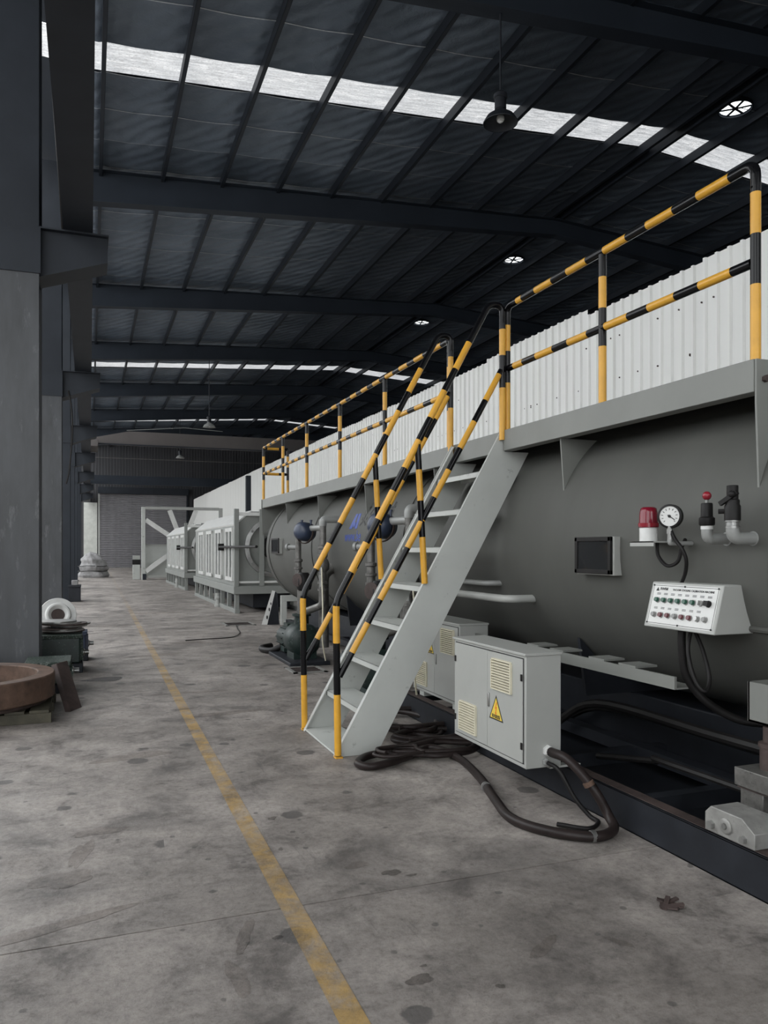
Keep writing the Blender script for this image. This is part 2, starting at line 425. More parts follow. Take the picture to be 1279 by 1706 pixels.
for xs in (PX, PXR):
    for x in xs:
        mb = MB(); z = zr(x); d = .21
        mb.box((x-.035, YA, z-d), (x-.03, YB, z-.005)); mb.box((x-.035, YA, z-.012), (x+.035, YB, z-.005))
        mb.box((x-.035, YA, z-d), (x+.035, YB, z-d+.006)); mb.box((x+.03, YA, z-d), (x+.035, YB, z-d+.025))
        mb.build('purlin', PURL, ceil)

# rafters of the portal frames
for i, y in enumerate(FR):
    b = thing('beam', (0, y, 9), 'dark tapered steel rafter spanning the hall under the purlins', 'beam', 'roof rafters', 'structure')
    for xa, xb in ((-.8, XR), (XR, XE)):
        f = lambda x: 8.94+.08*min(x, 2*XR-x)
        g = lambda x: zr(x)-.215
        MB().prism([(xa, y-.006, f(xa)), (xb, y-.006, f(xb)), (xb, y-.006, g(xb)), (xa, y-.006, g(xa))], (0, .012, 0)).build('web', ROOFST, b)
        for h0, dz in ((f, 0), (g, -.014)):
            MB().prism([(xa, y-.14, h0(xa)+dz), (xb, y-.14, h0(xb)+dz), (xb, y-.14, h0(xb)+dz+.014), (xa, y-.14, h0(xa)+dz+.014)], (0, .28, 0)).build('flange', ROOFST, b)

# columns with corbels, crane runway girder on them
for i, y in enumerate(FR):
    lab = {10.1: 'broad dark steel column standing behind the rusty ring', 17.85: 'dark steel column behind the green motors and white flange'}.get(round(y, 2), 'dark steel column farther along the crane runway')
    c = thing('column', (-.8, y, 0), lab, 'column', None if 10 < y < 18 else 'far crane runway columns', 'structure')
    for s_ in (-1, 1): MB().box((-1.06, y+s_*.27-.012, 0), (-.545, y+s_*.27+.012, 4.75)).build('flange', COLM if i < 4 else DARKG, c, .004); MB().box((-1.06, y+s_*.27-.012, 4.75), (-.545, y+s_*.27+.012, 9.6)).build('upper_flange', DARKG, c, .004)  # upper flanges and far columns darker: shade put into their colour
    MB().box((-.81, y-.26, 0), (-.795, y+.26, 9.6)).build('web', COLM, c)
    MB().box((-1.12, y-.34, 0), (-.5, y+.34, .02)).build('base_plate', DARKG, c)
    cb = MB()
    for s_ in (-1, 1): cb.prism([(-.56, y+s_*.2-.008, 4.72), (.2, y+s_*.2-.008, 4.98), (.2, y+s_*.2-.008, 5.25), (-.56, y+s_*.2-.008, 5.25)], (0, .016, 0))
    cb.box((-1.1, y-.28, 5.25), (.21, y+.28, 5.27)); cb.prism([(-.56, y-.22, 4.70), (.2, y-.22, 4.96), (.2, y-.22, 4.98), (-.56, y-.22, 4.72)], (0, .44, 0))
    cb.box((-1.1, y-.3, 4.72), (-.53, y-.283, 5.25))
    cb.build('corbel', DARKG, c)
g = thing('crane_girder', (-.12, 20, 5.27), 'dark steel crane runway girder resting on the column corbels', 'girder', kind='structure')
MB().box((-.29, YA, 5.27), (.035, YB-.2, 5.29)).build('flange', DARKG, g); MB().box((-.29, YA, 5.95), (.035, YB-.2, 5.97)).build('flange', DARKG, g)
MB().box((-.14, YA, 5.29), (-.125, YB-.2, 5.95)).build('web', DARKG, g)
MB().box((-.17, YA, 5.97), (-.10, YB-.2, 6.08)).build('crane_rail', DARKG, g)
sf = None
for i in range(45):
    y = YA+.6+i*1.66
    if sf is None: sf = MB().box((-.28, -.005, 5.29), (.025, .005, 5.95)).build('stiffener', DARKG, g, org=None); sf.location = (0, y-20+20, 0); ORG[sf.name] = ORG[g.name]
    o = sf if i == 0 else inst(sf, g); o.location = (0, y, 0)

# far wall with roller door
ew = MB().box((-10, YB+.03, 0), (XE, YB+.15, 10.7)); ewo = ew.build('wall_far', ENDW); tag(ewo, 'dark corrugated sheet wall closing the far end of the hall', 'wall', kind='structure')
def ribbed(wd, hgt, pitch=.225, dep=.03):     # trapezoid ribbed sheet in the YZ plane facing -X
    mb = MB(); prof = []; y = 0
    while y < wd-1e-6:
        prof += [(y, 0), (y+pitch*.70, 0), (y+pitch*.75, -dep), (y+pitch*.93, -dep), (y+pitch*.98, 0)]; y += pitch
    prof.append((wd, 0))
    for z in (0, hgt):
        for yy, xx in prof: mb.v.append((xx, yy, z))
    k = len(prof)
    for i in range(k-1): mb.face([i, k+i, k+i+1, i+1])
    return mb
s0 = None
for i in range(36):
    x0 = -9.9+i*.9
    for (z0, z1) in ([(6.4, 10.6)] if .5 < x0+.45 < 7.6 else [(0, 10.6)]):
        if s0 is None:
            s0 = ribbed(.9, 1.0).build('wall_sheet', ENDW, ewo)
            o = s0
        else: o = inst(s0, ewo)
        o.location = (x0+.9, YB+.02, z0); o.scale = (1, 1, z1-z0); o.rotation_euler = (0, 0, PI/2)
rd = thing('door_1', (4, YB, 0), 'closed grey roller shutter door in the far wall', 'roller door', kind='structure')
sl = None
for i in range(42):
    z = .06+i*.14
    if sl is None: sl = MB().prism([(.75, YB-.02, 0), (.75, YB-.05, .02), (.75, YB-.065, .07), (.75, YB-.05, .12), (.75, YB-.02, .14)], (6.7, 0, 0)).build('slat', DOORM, rd); o = sl
    else: o = inst(sl, rd)
    o.location = (0, 0, z)
MB().box((.75, YB-.08, 0), (7.45, YB-.02, .06)).build('bottom_bar', STEEL, rd)
MB().box((.6, YB-.35, 5.93), (7.6, YB, 6.45)).build('shutter_box', DARKG, rd)
for x in (.62, 7.45): MB().box((x, YB-.1, 0), (x+.13, YB, 5.95)).build('guide_rail', PALE if x < 1 else DARKG, rd)
tp = MB().box((-.45, YB-.06, .9), (.55, YB+.0, 5.2)).build('wall_board', paint('pale_wall_board', (.55, .56, .52), .6)); tag(tp, 'pale flat board on the wall beside the roller door', 'board', kind='structure')

# long white corrugated partition behind the machines
wr = MB().box((8.05, -4, 0), (8.12, 65.5, 5.35)).build('wall_right', DARKG); tag(wr, 'long white corrugated sheet partition behind the machine line', 'wall', kind='structure')
ps = None; random.seed(3)
hs = [5.58+(random.choice((-.06, -.03, 0, .03, .07)) if i < 22 else random.uniform(-.012, .012)) for i in range(78)]
for i in range(0, 22, 3): hs[i+1] = hs[i]
for i in range(77):
    if ps is None: ps = ribbed(.888, 1.0, .222, .04).build('wall_sheet', WALLM, wr); o = ps
    else: o = inst(ps, wr)
    o.location = (8.0-.006*(i % 2), -4+i*.9, 0); o.scale = (1, 1, hs[i])
sc = MB()
for i in range(240):
    y = -2+.225*random.randrange(0, 150)+.05; z = random.choice((2.9, 3.6, 4.3, 5.0))+random.uniform(-.02, .02)
    sc.cyl((8.0, y, z), (7.975, y, z), .013, 6)
o = sc.build('screw_heads', RUSTD, wr); o['kind'] = 'stuff'
wp = MB().box((7.72, 41.0, 0), (7.96, 41.3, 5.4)).build('wall_post', DARKG); tag(wp, 'dark steel post standing against the white corrugated partition', 'post', kind='structure')

# outer shell, gate opening behind the camera
def shell(name, a, b, label): return tag(MB().box(a, b).build(name, ENDW), label, 'wall', kind='structure')
wl = MB(); wl.box((-10.1, YA, 0), (-10, YB, 3.2))
tag(wl.build('wall_left', ENDW), 'low yard wall beyond the columns on the open side', 'wall', kind='structure')
shell('wall_outer_right', (XE, YA, 0), (XE+.1, YB, 9.9), 'dark outer wall of the hall beyond the partition')
wb = MB(); wb.box((-1.2, YA-.1, 0), (-.2, YA, 9.7)).box((8.1, YA-.1, 0), (XE, YA, 9.9)).box((-.2, YA-.1, 8.6), (8.1, YA, 9.7))
tag(wb.build('wall_back', ENDW), 'gate wall of the hall with a tall open gateway', 'wall', kind='structure')

# ================================================================ MACHINE LINE
# ---- vacuum calibration tank
TX, TZ, TR = 4.1, 1.55, 1.02
tank = thing('vacuum_tank', (TX, 7.5, 0), 'long grey cylindrical vacuum cooling tank under the walkway', 'tank')
mb = MB(); mb.lathe([(TR-.12, -.04), (TR-.05, -.02), (TR, .03), (TR, 15.4), (TR-.05, 15.48), (TR-.3, 15.52)], (TX, -1.0, TZ), (0, 1, 0), 96); mb.build('shell', TANKM, tank)
for y in (2.35, 7.6, 11.2, 14.15): MB().lathe([(TR-.01, 0), (TR+.012, 0), (TR+.012, .05), (TR-.01, .05)], (TX, y, TZ), (0, 1, 0), 96, cap=False).build('weld_band', TANKM, tank)
for y in (.4, 4.75, 7.6, 10.2, 12.9):
    mb = MB(); pts = [(TX-.75, y, .49), (TX+.75, y, .49)] + [(TX+1.03*math.sin(a), y, TZ-1.03*math.cos(a)) for a in [.9-.2*k for k in range(10)]]
    mb.prism(pts, (0, .03, 0)).build('saddle', BASEF, tank)
MB().tube([(3.20, -.5, 1.14), (3.16, 3.35, 1.14)], .018, 8).build('weld_ledge', TANKM, tank)
wp_ = lambda lift: (lambda p, z: Vector((TX-math.sqrt(max(.01, (TR+lift+z)**2-(p.z-TZ)**2)), p.y, p.z)))
text('lettering', '贝尔机械', .27, INK, tank, (3, 8.62, 1.93), (0, -1, 0), (0, 0, 1), 'CENTER', warp=wp_(.002), bold=.004)
text('web_lettering', 'www.be', .19, BLUEI, tank, (3, 9.32, 1.70), (0, -1, 0), (0, 0, 1), 'CENTER', warp=wp_(.002), bold=.002)
mb = MB()
for pts in ([(0, .19), (.09, .19), (.02, .0), (-.10, .0)], [(.11, .19), (.20, .19), (.22, .0), (.13, .0)], [(.05, .08), (.12, .08), (.11, .02), (.05, .02)]):
    q = [(0, 9.42-a, 1.80+b) for a, b in pts]; q2 = []
    for p in q: q2.append(tuple(wp_(.003)(Vector(p), 0)))
    mb.prism(q2, (-.002, 0, 0))
mb.build('emblem', BLUEI, tank)
# flat cable tray and white loop pipe along the lower flank of the tank
mb = MB(); mb.box((2.98, 3.42, .78), (2.995, 6.9, .85)); mb.box((2.995, 3.42, .78), (3.14, 6.9, .79)); mb.build('cable_tray', WALKG, tank)
for y in (3.75, 4.05, 4.5, 4.8): MB().box((2.985, y, .85), (3.14, y+.16, .862)).build('tray_cover', WALKG, tank)
def sight(name, yc, zc, w_, h_, label, par=None):
    t = thing(name, (3.03, yc, zc), label, 'sight window')
    MB().box((3.035, yc-w_/2-.012, zc-h_/2-.008), (3.12, yc+w_/2, zc+h_/2)).build('housing', PALE, t, .003)
    mb = MB(); f = .028
    mb.box((3.015, yc-w_/2, zc-h_/2), (3.035, yc-w_/2+f, zc+h_/2)); mb.box((3.015, yc+w_/2-f, zc-h_/2), (3.035, yc+w_/2, zc+h_/2))
    mb.box((3.015, yc-w_/2, zc-h_/2), (3.035, yc+w_/2, zc-h_/2+f)); mb.box((3.015, yc-w_/2, zc+h_/2-f), (3.035, yc+w_/2, zc+h_/2)); mb.build('bezel', RUBBER, t, .003)
    MB().box((3.024, yc-w_/2+f, zc-h_/2+f), (3.034, yc+w_/2-f, zc+h_/2-f)).build('glass', DGLASS, t)
    return t
sight('sight_window', 4.22, 1.507, .38, .235, 'dark square sight window in black bezel near the control box')
sight('sight_window', 13.4, 1.60, .55, .26, 'small dark sight window at the far end of the tank')
lp = thing('loop_pipe', (2.95, 5.3, 1.2), 'pale grey horizontal loop pipe on the tank behind the stair', 'pipe')
MB().tube(fillet([(3.18, 7.0, 1.17), (2.93, 7.0, 1.17), (2.93, 5.15, 1.17), (3.2, 5.15, 1.17)], .1), .03, 12).build('pipe', PALE, lp)
MB().tube(fillet([(3.2, 6.3, 1.27), (3.0, 6.3, 1.27), (3.0, 5.6, 1.27), (3.2, 5.6, 1.27)], .08), .022, 12).build('pipe', PIPEG, lp)

# ---- base frame
bf = thing('base_frame', (3.5, 7, 0), 'dark channel steel base frame on the floor under the tank', 'base frame')
for x0, s_, ye in ((2.76, 1, 6.9), (5.4, -1, 14.6)):
    mb = MB(); mb.box((x0, -1.5, 0), (x0+s_*.012, ye, .2)); mb.box((x0, -1.5, .188), (x0+s_*.09, ye, .2)); mb.box((x0, -1.5, 0), (x0+s_*.09, ye, .012)); mb.build('rail', BASEF, bf, .004)
MB().box((2.773, -1.5, .2), (2.846, 6.9, .203)).build('rust_strip', RUSTD, bf)
MB().box((3.5, -1.5, .12), (3.6, 14.6, .2)).build('rail', BASEF, bf)
MB().box((3.75, -1.4, .03), (5.28, 14.4, .49)).build('under_box', BASEF, bf, .01)  # dark box added under the tank to black out the lit floor
MB().box((2.86, -1.4, .012), (3.74, 6.8, .03)).build('shade_sheet', BASEF, bf)  # dark sheet laid over the floor, stands for deep shade under the tank
for y in (-.4, .6, 1.6, 2.55, 3.5, 4.42, 5.6, 6.84, 8.5, 10, 11.5, 13, 14.5): MB().box((2.85 if y < 7.2 else 3.5, y-.04, .1), (5.31, y+.04, .19)).build('cross_member', BASEF, bf)

# ---- walkway platform on brackets
PZ = 2.5
wk = thing('walkway_platform', (3.4, 8, 2.34), 'grey steel walkway platform along the top of the tank', 'walkway')
MB().box((3.13, 3.0, PZ-.012), (4.0, 15.0, PZ-.002)).build('deck', WALKG, wk)
mb = MB(); mb.box((3.105, 3.0, 2.335), (3.117, 5.52, PZ)); mb.box((3.117, 3.0, 2.335), (3.2, 5.52, 2.345)); mb.build('fascia', WALKG, wk, .003)
mb = MB(); mb.box((3.125, 5.52, 2.335), (3.137, 15.0, PZ)); mb.box((3.137, 5.52, 2.335), (3.2, 15, 2.345)); mb.box((3.137, 14.99, 2.335), (4, 15, PZ)); mb.build('fascia', WALKG, wk, .003)
for y in (4.76, 6.95, 9.0, 11.1, 13.1):
    MB().prism([(3.14, y, 2.335), (3.62, y, 2.335), (3.40, y, 2.1), (3.22, y, 1.93), (3.17, y, 1.95)], (0, .012, 0)).build('gusset_plate', WALKG, wk)
for y in (2.985, 14.975): MB().prism([(3.11, y, PZ-.002), (3.75, y, PZ-.002), (3.40, y, 2.1), (3.13, y, 1.8), (3.11, y, 2.28)], (0, .012, 0)).build('gusset_plate', WALKG, wk)
bt = MB().cyl((3.16, 2.985, 2.40), (3.16, 2.965, 2.40), .018, 6).build('bolt', RUSTD, wk)

# ---- striped rails
def stripes(L, first_black=.13, ye=.23, bl=.19):
    out = []; s_ = first_black
    while s_ < L:
        out.append(s_); s_ += ye; out.append(s_); s_ += bl
    return out
PR = .026
def post(par, x, y, z0=PZ, h=1.0):
    return MB().tube([(x, y, z0), (x, y, z0+h)], PR, 14, bounds=[.0001, h*.385, h*.64, h*.85]).build('post', [BLACKP, YELP], par)
def rail(par, pts, name, fb=.1, r=PR, end_black=.1):
    L = sum((Vector(b)-Vector(a)).length for a, b in zip(pts, pts[1:]))
    b = [q for q in stripes(L, fb)]
    b2 = [q for q in b if q < L-end_black]
    if len(b2) % 2: b2.append(L-end_black)
    return MB().tube(pts, r, 14, bounds=b2).build(name, [BLACKP, YELP], par)
RX = 3.15
gr = thing('guard_rail', (RX, 4.3, PZ), 'yellow and black striped guard rail beside the platform end, three posts', 'railing')
rail(gr, fillet([(RX, 3.03, 3.37), (RX, 3.03, 3.5), (RX, 5.54, 3.5), (RX, 5.54, 3.37)], .085), 'top_rail', .27, end_black=.27)
rail(gr, [(RX, 3.05, 3.0), (RX, 5.52, 3.0)], 'mid_rail', .13)
for y in (3.03, 5.54): MB().tube([(RX, y, PZ), (RX, y, 3.38)], PR, 14, bounds=[.0001, .385, .64, .85]).build('post', [BLACKP, YELP], gr)
post(gr, RX, 4.29, PZ, .98)
gr2 = thing('guard_rail', (RX, 10.8, PZ), 'long yellow and black striped guard rail running on past the stair', 'railing')
rail(gr2, fillet([(RX, 6.62, 3.37), (RX, 6.62, 3.5), (RX, 15.0, 3.5)], .085), 'top_rail', .27)
rail(gr2, [(RX, 6.64, 3.0), (RX, 15.0, 3.0)], 'mid_rail', .13)
for y in (6.62, 8.33, 10.04, 11.75, 13.35, 14.97): post(gr2, RX, y, PZ, .98 if y > 7 else .88)
for z, nm in ((3.49, 'end_rail'), (3.0, 'end_rail')): rail(gr2, [(RX+.02, 14.98, z), (RX+.48, 14.98, z)], nm, .05, end_black=.05)
post(gr2, RX+.48, 14.98, PZ, 1.0)

# ---- stair
st = thing('access_stair', (2.2, 6, 0), 'grey steel stair with striped handrails climbing to the walkway', 'stair')
SX0, SW = 1.70, .335; K = 1.4/2.48
YS = ((5.545, 5.557), (6.463, 6.475))
for i, (ya, yb) in enumerate(YS):
    top = 2.5
    mb = MB(); mb.prism([(SX0, ya, 0), (SX0+SW, ya, 0), (SX0+SW+K*2.333, ya, 2.333), (SX0+K*top+.02, ya, 2.333), (SX0+K*top-.012, ya, top)], (0, yb-ya, 0))
    s_ = 1 if i == 0 else -1; y2 = yb if i == 0 else ya
    e = .035*s_
    mb.prism([(SX0, y2, 0), (SX0+.012, y2, 0), (SX0+.012+K*2.48, y2, 2.48), (SX0+K*2.48, y2, 2.48)], (0, e, 0))
    mb.build('stringer', GREY, st, .002)
mb = MB(); mb.box((SX0+.01, 5.557, .005), (SX0+.33, 6.463, .02)); mb.build('foot_plate', GREY, st, .003)
for k in range(1, 8):
    z = .03+.3065*k; x = SX0+K*z+.015
    mb = MB(); mb.box((x, 5.557, z-.006), (x+.25, 6.463, z)); mb.box((x, 5.557, z-.045), (x+.006, 6.463, z)); mb.box((x+.244, 5.557, z-.03), (x+.25, 6.463, z)); mb.build('tread', GREY, st, .002)
for i, y in enumerate((5.53, 6.49)):
    sl_ = 1.83; zb = 1.16; xt = SX0+(3.37-zb)/sl_
    path = fillet([(SX0+.02, y, 0.02), (SX0+.005, y, zb), (xt, y, 3.37), (xt+.115, y, 3.56), (3.10, y, 3.36)], .09, 6)
    path = fillet([(SX0+.02, y, 0.02), (SX0+.005, y, zb)], .0)[:1] + fillet([(SX0+.02, y, 0.02), (SX0+.005, y, zb), (SX0+(3.5-zb)/sl_, y, 3.5), (3.10, y, 3.5), (3.10, y, 3.36)], .075, 6)[1:]
    L = sum((b-a).length for a, b in zip(path, path[1:]))
    bd = [.0001, .45, .83, 1.105]; s_ = 1.38
    while s_ < L-.66: bd += [s_, s_+.25]; s_ += .45
    bd = bd[:-1] if False else bd
    MB().tube(path, PR, 14, bounds=bd).build('handrail', [BLACKP, YELP], st)
    MB().tube([(3.10, y, 2.42), (3.10, y, 3.42)], PR, 14, bounds=[.0001, .42, .68, .89]).build('top_post', [BLACKP, YELP], st)
    p0 = Vector((SX0+.03, y, .60)); p1 = Vector((3.09, y, 2.98)); L = (p1-p0).length
    MB().tube([p0, p1], PR*.93, 14, bounds=stripes(L, .2, .25, .2)).build('mid_rail', [BLACKP, YELP], st)
    MB().tube([(2.42, y, 1.28), (2.36, y, 2.36)], PR*.95, 14, bounds=[.0001, .36, .64, .88]).build('post', [BLACKP, YELP], st)
    MB().box((SX0-.005, y-.03, 0), (SX0+.05, y+.03, .012)).build('foot', YELW, st)

# ---- control box on the tank
cb = thing('control_box', (3.0, 3.33, 1.115), 'pale sloped control box with rows of push buttons on the tank', 'control box')
Y0, Y1 = 3.07, 3.60
A = Vector((2.92, 0, 1.115)); B = Vector((2.985, 0, 1.365))
MB().prism([(2.92, Y0, 1.115), (3.20, Y0, 1.115), (3.13, Y0, 1.365), (2.985, Y0, 1.365)], (0, Y1-Y0, 0)).build('housing', PALE, cb, .006)
U = (B-A).normalized(); Rr = Vector((0, -1, 0)); N = Rr.cross(U)
def P(s_, t, l=0): return A + Vector((0, Y1, 0)) + Rr*(s_) + U*t + N*l       # s along, t up
hh = (B-A).length; LL = Y1-Y0
def quadplate(mb, s0, t0, s1, t1, l0, l1, mi=0): mb.prism([P(s0, t0, l0), P(s1, t0, l0), P(s1, t1, l0), P(s0, t1, l0)], N*(l1-l0), mi)
mb = MB(); quadplate(mb, .018, .018, LL-.018, hh-.014, 0, .002); mb.build('face_plate', WHITEP, cb)
mb = MB(); e = .0022; fr = .003
for (a, b, c, d) in ((.024, .024, LL-.024, .0265), (.024, hh-.0225, LL-.024, hh-.02), (.024, .024, .0265, hh-.02), (LL-.0265, .024, LL-.024, hh-.02)): quadplate(mb, a, b, c, d, .002, .0026)
mb.build('border_line', INK, cb)
for a in (.025, LL/2, LL-.025):
    for t in (.025, hh-.021):
        q = P(a, t, .002); MB().cyl(q, q+N*.004, .005, 8).build('screw', INK, cb)
xs = [.072+.042*i for i in range(8)]; xs = [.075+.0545*i for i in range(8)]
for i, a in enumerate(xs):
    q = P(a, hh*.60, .002)
    if i < 6: mb = MB(); mb.cyl(q, q+N*.006, .017, 16, 1); mb.cyl(q+N*.006, q+N*.02, .014, 16, 0, .012); mb.build('push_button', [GREENB, STEEL], cb)
    elif i == 6: mb = MB(); mb.cyl(q, q+N*.012, .016, 16, 0); mb.bar(q+N*.02+U*.012, q+N*.02-U*.012, .008, .014, 0, N); mb.build('selector_knob', [STEEL], cb)
    else: mb = MB(); mb.cyl(q, q+N*.006, .018, 16); mb.bar(q+N*.014-Rr*.015, q+N*.014+Rr*.015, .026, .024, 0, N); mb.build('selector_knob', RUBBER, cb)
    q = P(a-.004, hh*.28, .002); cm = [GREYB, REDB, REDB, GREYB, REDB, REDB, STEEL, GREYB][i]
    mb = MB(); mb.cyl(q, q+N*.006, .017, 16, 1); mb.cyl(q+N*.006, q+N*.018, .014, 16, 0, .012); mb.build('push_button', [cm, STEEL], cb)
mb = MB()
for i, a in enumerate(xs):
    for tt in (.745, .72): quadplate(mb, a-.016, hh*tt, a+.014, hh*tt+.003, .002, .0024)
    if i < 7:
        for tt in (.435, .41): quadplate(mb, a-.018, hh*tt, a+.010, hh*tt+.003, .002, .0024)
mb.build('button_captions', INK, cb)
text('lettering', 'VACUUM COOLING CALIBRATION MACHINE', .0148, INK, cb, P(.328, hh*.84, .0024), Rr, U, 'CENTER', bold=.0005)
text('lettering', '贝尔机械', .016, INK, cb, P(.108, hh*.845, .0024), Rr, U, 'CENTER', bold=.0005)
q0 = [(.045, .80), (.071, .80), (.058, .88)]; mb = MB(); mb.prism([P(a, hh*b, .002) for a, b in q0], N*.0005); mb.build('emblem', INK, cb)
# cables out of the control box
def cable(name, pts, r, label, mat=RUBBER, n=8, sp=True, cat='cable'):
    o = MB().tube(spline(pts, n) if sp else pts, r, 10).build(name, mat); return tag(o, label, cat)
cable('cable', [(3.03, 3.42, 1.12), (3.03, 3.42, 1.0), (3.06, 3.42, .85), (3.15, 3.38, .72), (3.3, 3.3, .62), (3.45, 3.2, .60)], .022, 'thick black cable hanging under the control box')
cable('cable', [(3.04, 3.36, 1.12), (3.0, 3.34, 1.0), (2.99, 3.28, .86), (3.02, 3.24, .80), (3.08, 3.27, .86), (3.1, 3.34, 1.0), (3.09, 3.40, 1.118)], .011, 'thin black cable loop hanging under the control box')
# warning beacon
bk = thing('warning_beacon', (2.97, 3.62, 1.59), 'red dome warning beacon on white base above the control box', 'beacon')
MB().lathe([(.05, 0), (.05, .075), (.047, .08)], (2.97, 3.62, 1.592), n=24).build('base', WHITEP, bk)
MB().lathe([(.056, .0), (.056, .02), (.052, .028), (.049, .085), (.044, .108), (.034, .115)], (2.97, 3.62, 1.67), n=24).build('dome', REDG, bk)
MB().lathe([(.057, 0), (.057, .02)], (2.97, 3.62, 1.675), n=24, cap=False).build('ring', REDP, bk)
mb = MB(); mb.box((2.905, 3.50, 1.583), (3.10, 3.70, 1.591)); mb.box((2.905, 3.50, 1.563), (2.911, 3.70, 1.591)); mb.build('bracket', PALE, bk, .001)
MB().tube(spline([(2.98, 3.56, 1.585), (2.98, 3.55, 1.51), (3.0, 3.50, 1.455), (3.02, 3.44, 1.48), (3.03, 3.42, 1.56), (3.07, 3.44, 1.60)], 6), .010, 8).build('cable', RUBBER, bk)
# pressure gauge, face turned to the aisle
ga = thing('pressure_gauge', (2.93, 3.40, 1.6), 'round white pressure gauge on pipe stub beside the beacon', 'gauge')
gd = Vector((-.86, -.50, .02)).normalized(); gc = Vector((2.93, 3.40, 1.725))
MB().lathe([(.063, -.03), (.065, -.028), (.065, .006), (.055, .010), (.054, .002), (.02, .002)], gc, gd, 32).build('case', RUBBER, ga)
MB().lathe([(.054, 0), (.054, .004)], gc, gd, 32).build('dial', WHITEP, ga)
gu = Vector((0, 0, 1)); gr_ = gu.cross(gd).normalized()
mb = MB()
for i in range(11):
    a = math.radians(-135+27*i); dr = gr_*math.sin(a)+gu*math.cos(a); mb.bar(gc+gd*.005+dr*.034, gc+gd*.005+dr*.044, .003, .001, 0, gd)
dr = gr_*math.sin(2.2)+gu*math.cos(2.2); mb.bar(gc+gd*.006-dr*.012, gc+gd*.006+dr*.036, .004, .001, 0, gd); mb.cyl(gc+gd*.004, gc+gd*.009, .008, 10)
mb.build('needle_and_marks', INK, ga)
MB().lathe([(.012, 0), (.012, .03), (.016, .03), (.016, .055), (.012, .055), (.012, .07)], (2.93, 3.40, 1.60), n=8).build('stem', STEEL, ga)
mb = MB(); mb.tube(fillet([(2.93, 3.40, 1.60), (2.93, 3.40, 1.578), (3.10, 3.40, 1.578)], .02), .013, 10); mb.build('stub_pipe', PIPEG, ga)
cable('cable', [(2.93, 3.40, 1.66), (2.94, 3.37, 1.60), (2.95, 3.33, 1.55), (2.97, 3.32, 1.49), (3.0, 3.36, 1.42), (3.03, 3.42, 1.366)], .010, 'black cable from pressure gauge down into the control box', n=6)
# vent valves
v1 = thing('vent_valve', (2.95, 3.15, 1.6), 'black vent valve with red ball knob on grey elbow', 'valve')
MB().tube(fillet([(2.95, 3.15, 1.665), (2.95, 3.15, 1.60), (3.12, 3.15, 1.60)], .05, 7), .028, 14).build('elbow', PIPEG, v1)
MB().lathe([(.030, 0), (.030, .018), (.026, .02)], (2.95, 3.15, 1.648), n=16).build('collar', WHITEP, v1)
MB().lathe([(.036, 0), (.040, .006), (.040, .038), (.030, .045), (.029, .11), (.026, .115)], (2.95, 3.15, 1.668), n=12, sm=False).build('body', RUBBER, v1)
MB().cyl((2.95, 3.15, 1.78), (2.95, 3.15, 1.81), .009, 8).build('stem', STEEL, v1)
MB().ball((2.95, 3.15, 1.82), .023, 14).build('knob', REDP, v1)
v2 = thing('ball_valve', (2.95, 2.98, 1.6), 'black ball valve with tilted handle on grey elbow pipe', 'valve')
MB().tube(fillet([(2.95, 2.98, 1.69), (2.95, 2.98, 1.60), (3.12, 2.98, 1.60)], .055, 7), .031, 14).build('elbow', PIPEG, v2)
MB().lathe([(.034, 0), (.034, .01), (.031, .012), (.031, .03), (.036, .032), (.036, .04)], (2.95, 2.98, 1.65), n=18).build('clamp', STEEL, v2)
MB().lathe([(.038, 0), (.038, .07), (.033, .08), (.033, .10), (.027, .105), (.027, .17), (.025, .172)], (2.95, 2.98, 1.688), n=16).build('body', RUBBER, v2)
mb = MB(); mb.bar((2.91, 3.02, 1.77), (2.93, 2.93, 1.825), .018, .022); mb.cyl((2.95, 2.98, 1.735), (2.91, 3.03, 1.733), .012, 8); mb.ball((2.91, 2.945, 1.815), .017, 10); mb.build('handle', RUBBER, v2)
# flanges where the pipes enter the tank
for v, y in ((v1, 3.15), (v2, 2.98)): MB().lathe([(.036, 0), (.036, .012)], (3.078, y, 1.60), (1, 0, 0), 18).build('flange', PIPEG, v)

# ---- screw jack on the frame
jk = thing('screw_jack', (3.05, 2.95, .2), 'rusty screw jack with stacked plates holding up the tank', 'jack')
MB().box((3.0, 2.84, .2), (3.35, 3.06, .25)).build('foot_plate', RUSTD, jk, .004)
MB().box((3.04, 2.88, .25), (3.3, 3.02, .36)).build('lower_block', VALVEM, jk, .004)
MB().box((3.02, 2.82, .37), (3.38, 3.04, .46)).build('upper_block', VALVEM, jk, .004)
MB().lathe([(.055, 0), (.055, .11), (.062, .11), (.062, .13), (.04, .135), (.04, .21)], (3.15, 2.93, .46), n=16).build('screw', RUSTD, jk)
MB().box((3.03, 2.82, .36), (3.3, 3.03, .37)).build('shim', RUSTD, jk)
mb = MB(); mb.box((3.11, 2.84, .68), (3.122, 3.04, .88)); mb.box((3.11, 2.84, .68), (3.46, 3.04, .69)); mb.box((3.11, 3.03, .68), (3.46, 3.042, .88)); mb.build('bracket', WALKG, jk)
rb = thing('roller_block', (2.8, 2.8, .2), 'pale machined steel roller block lying on the frame rail', 'block')
mb = MB(); mb.prism([(2.765, 2.665, .204), (2.765, 2.965, .204), (2.765, 2.965, .29), (2.765, 2.93, .325), (2.765, 2.74, .325), (2.765, 2.665, .275)], (.17, 0, 0)); mb.build('body', CAST, rb, .004)
MB().lathe([(.036, 0), (.036, .008), (.030, .012), (.014, .012), (.014, .004)], (2.765, 2.83, .262), (-1, 0, 0), 20).build('washer', CAST, rb)
